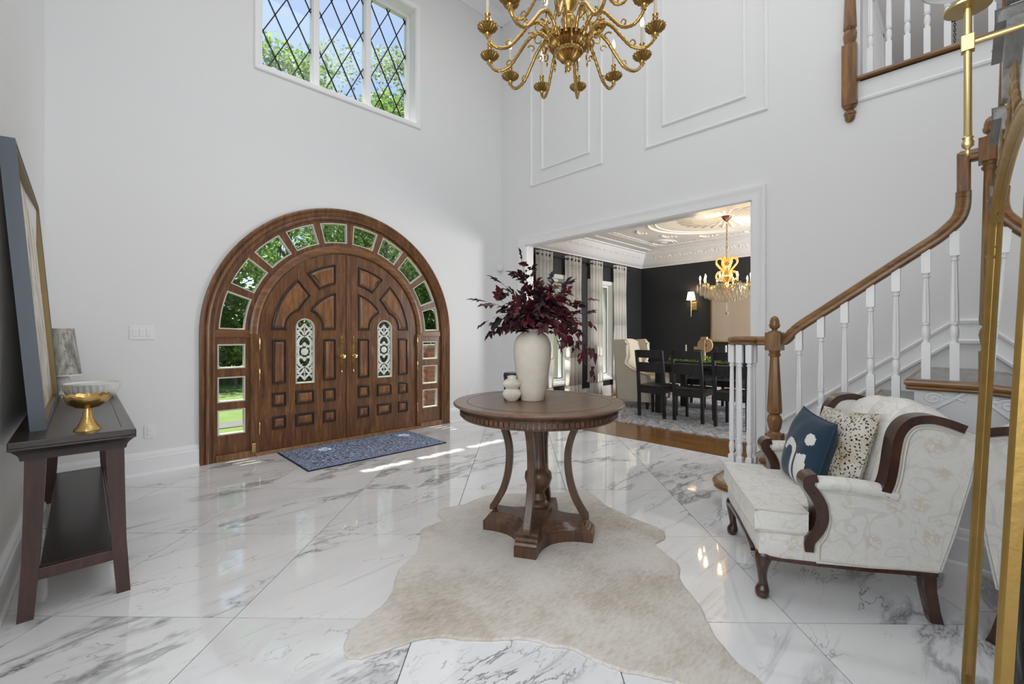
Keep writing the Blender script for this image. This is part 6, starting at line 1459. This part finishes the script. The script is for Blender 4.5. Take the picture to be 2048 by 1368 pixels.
T = [
 ('broad_tree', 'tall pale-leaved tree against the sky in left pane of high window', 9.5, 24.0, 15.5, 3.6, 14000, .15, 'leafC', 1, .28),
 ('broad_tree', 'tall pale-leaved tree filling the middle pane of high window', 14.0, 23.0, 17.5, 3.8, 15000, .15, 'leafC', 2, .25),
 ('broad_tree', 'tall tree behind the right pane of high window', 18.5, 22.0, 17.0, 4.0, 16000, .15, 'leafC', 3, .2),
 ('broad_tree', 'tree with mid green crown seen through leftmost transom panes', 1.5, 14.5, 9.0, 2.6, 9000, .15, 'leafB', 4, .12),
 ('broad_tree', 'mid green tree seen through upper left transom panes', 5.0, 16.0, 10.5, 3.0, 10000, .16, 'leafA', 5, .10),
 ('broad_tree', 'mid green tree seen through the top transom panes', 8.8, 16.5, 10.5, 3.0, 10000, .16, 'leafA', 6, .10),
 ('broad_tree', 'bright green tree seen through right transom panes', 12.6, 15.5, 9.5, 3.0, 10000, .16, 'leafA', 7, .08),
 ('broad_tree', 'dark green tree beyond the brick pier', 15.5, 14.0, 8.5, 2.8, 9000, .16, 'leafB', 8, .05),
 ('broad_tree', 'dark tree at the far left beyond the fence', -2.0, 15.5, 8.5, 2.8, 8000, .16, 'leafB', 9, .08)]
T += [('broad_tree', 'bright green tree seen through lower right transom panes', 10.6, 15.0, 9.0, 2.4, 9000, .15, 'leafA', 21, .04)]
T += [('far_tree', 'distant woodland tree, %s from the left in the treeline beyond the garden' % w_, -12 + 4.3 * k, 30.0 + (k % 2) * 2.5, 11.0, 3.2, 6000, .36, 'leafB' if k % 2 else 'leafA', 60 + k, .02) for k, w_ in enumerate(('first', 'second', 'third', 'fourth', 'fifth', 'sixth', 'seventh', 'eighth', 'ninth', 'tenth', 'eleventh', 'twelfth'))]
for nm_, lab, x, y, h_, cr, n, sz, mt, sd_, bs in T: tree(nm_, lab, 'tree', x, y, h_, cr, n, sz, mt, sd_, bs, 'trees in the front garden')
for k, (x, y, lab) in enumerate([(-.2, 13.8, 'dense dark hedge bush behind the fence, left end'), (2.2, 14.0, 'dense dark hedge bush behind the fence, seen in left sidelight'), (4.6, 13.9, 'dense hedge bush behind the fence, centre left'), (7.0, 14.0, 'dense hedge bush behind the fence, centre right'), (9.4, 13.8, 'dense hedge bush behind the fence, seen beside the brick pier'), (11.6, 13.5, 'dense hedge bush behind the brick pier')]):
    tree('hedge_bush', lab, 'bush', x, y, 2.9, 1.5, 4200, .12, 'leafB', 30 + k, .08, 'hedge bushes', trunk=.05)
# neighbouring planting and house wall outside the dining windows
tree('hedge_bush', 'green shrub outside the dining windows', 'bush', 13.5, 10.5, 3.2, 1.8, 4000, .14, 'leafA', 50, .05, 'hedge bushes', trunk=.05)
b = MB(); b.box(8.9, YO, 0, 9.1, 8.2, 6.0)
o = b.build('wall_wing_outside', plain('outside_brick_wall', (.48, .42, .38), .9, var=.15, vscale=9), None, 0); struct(o)
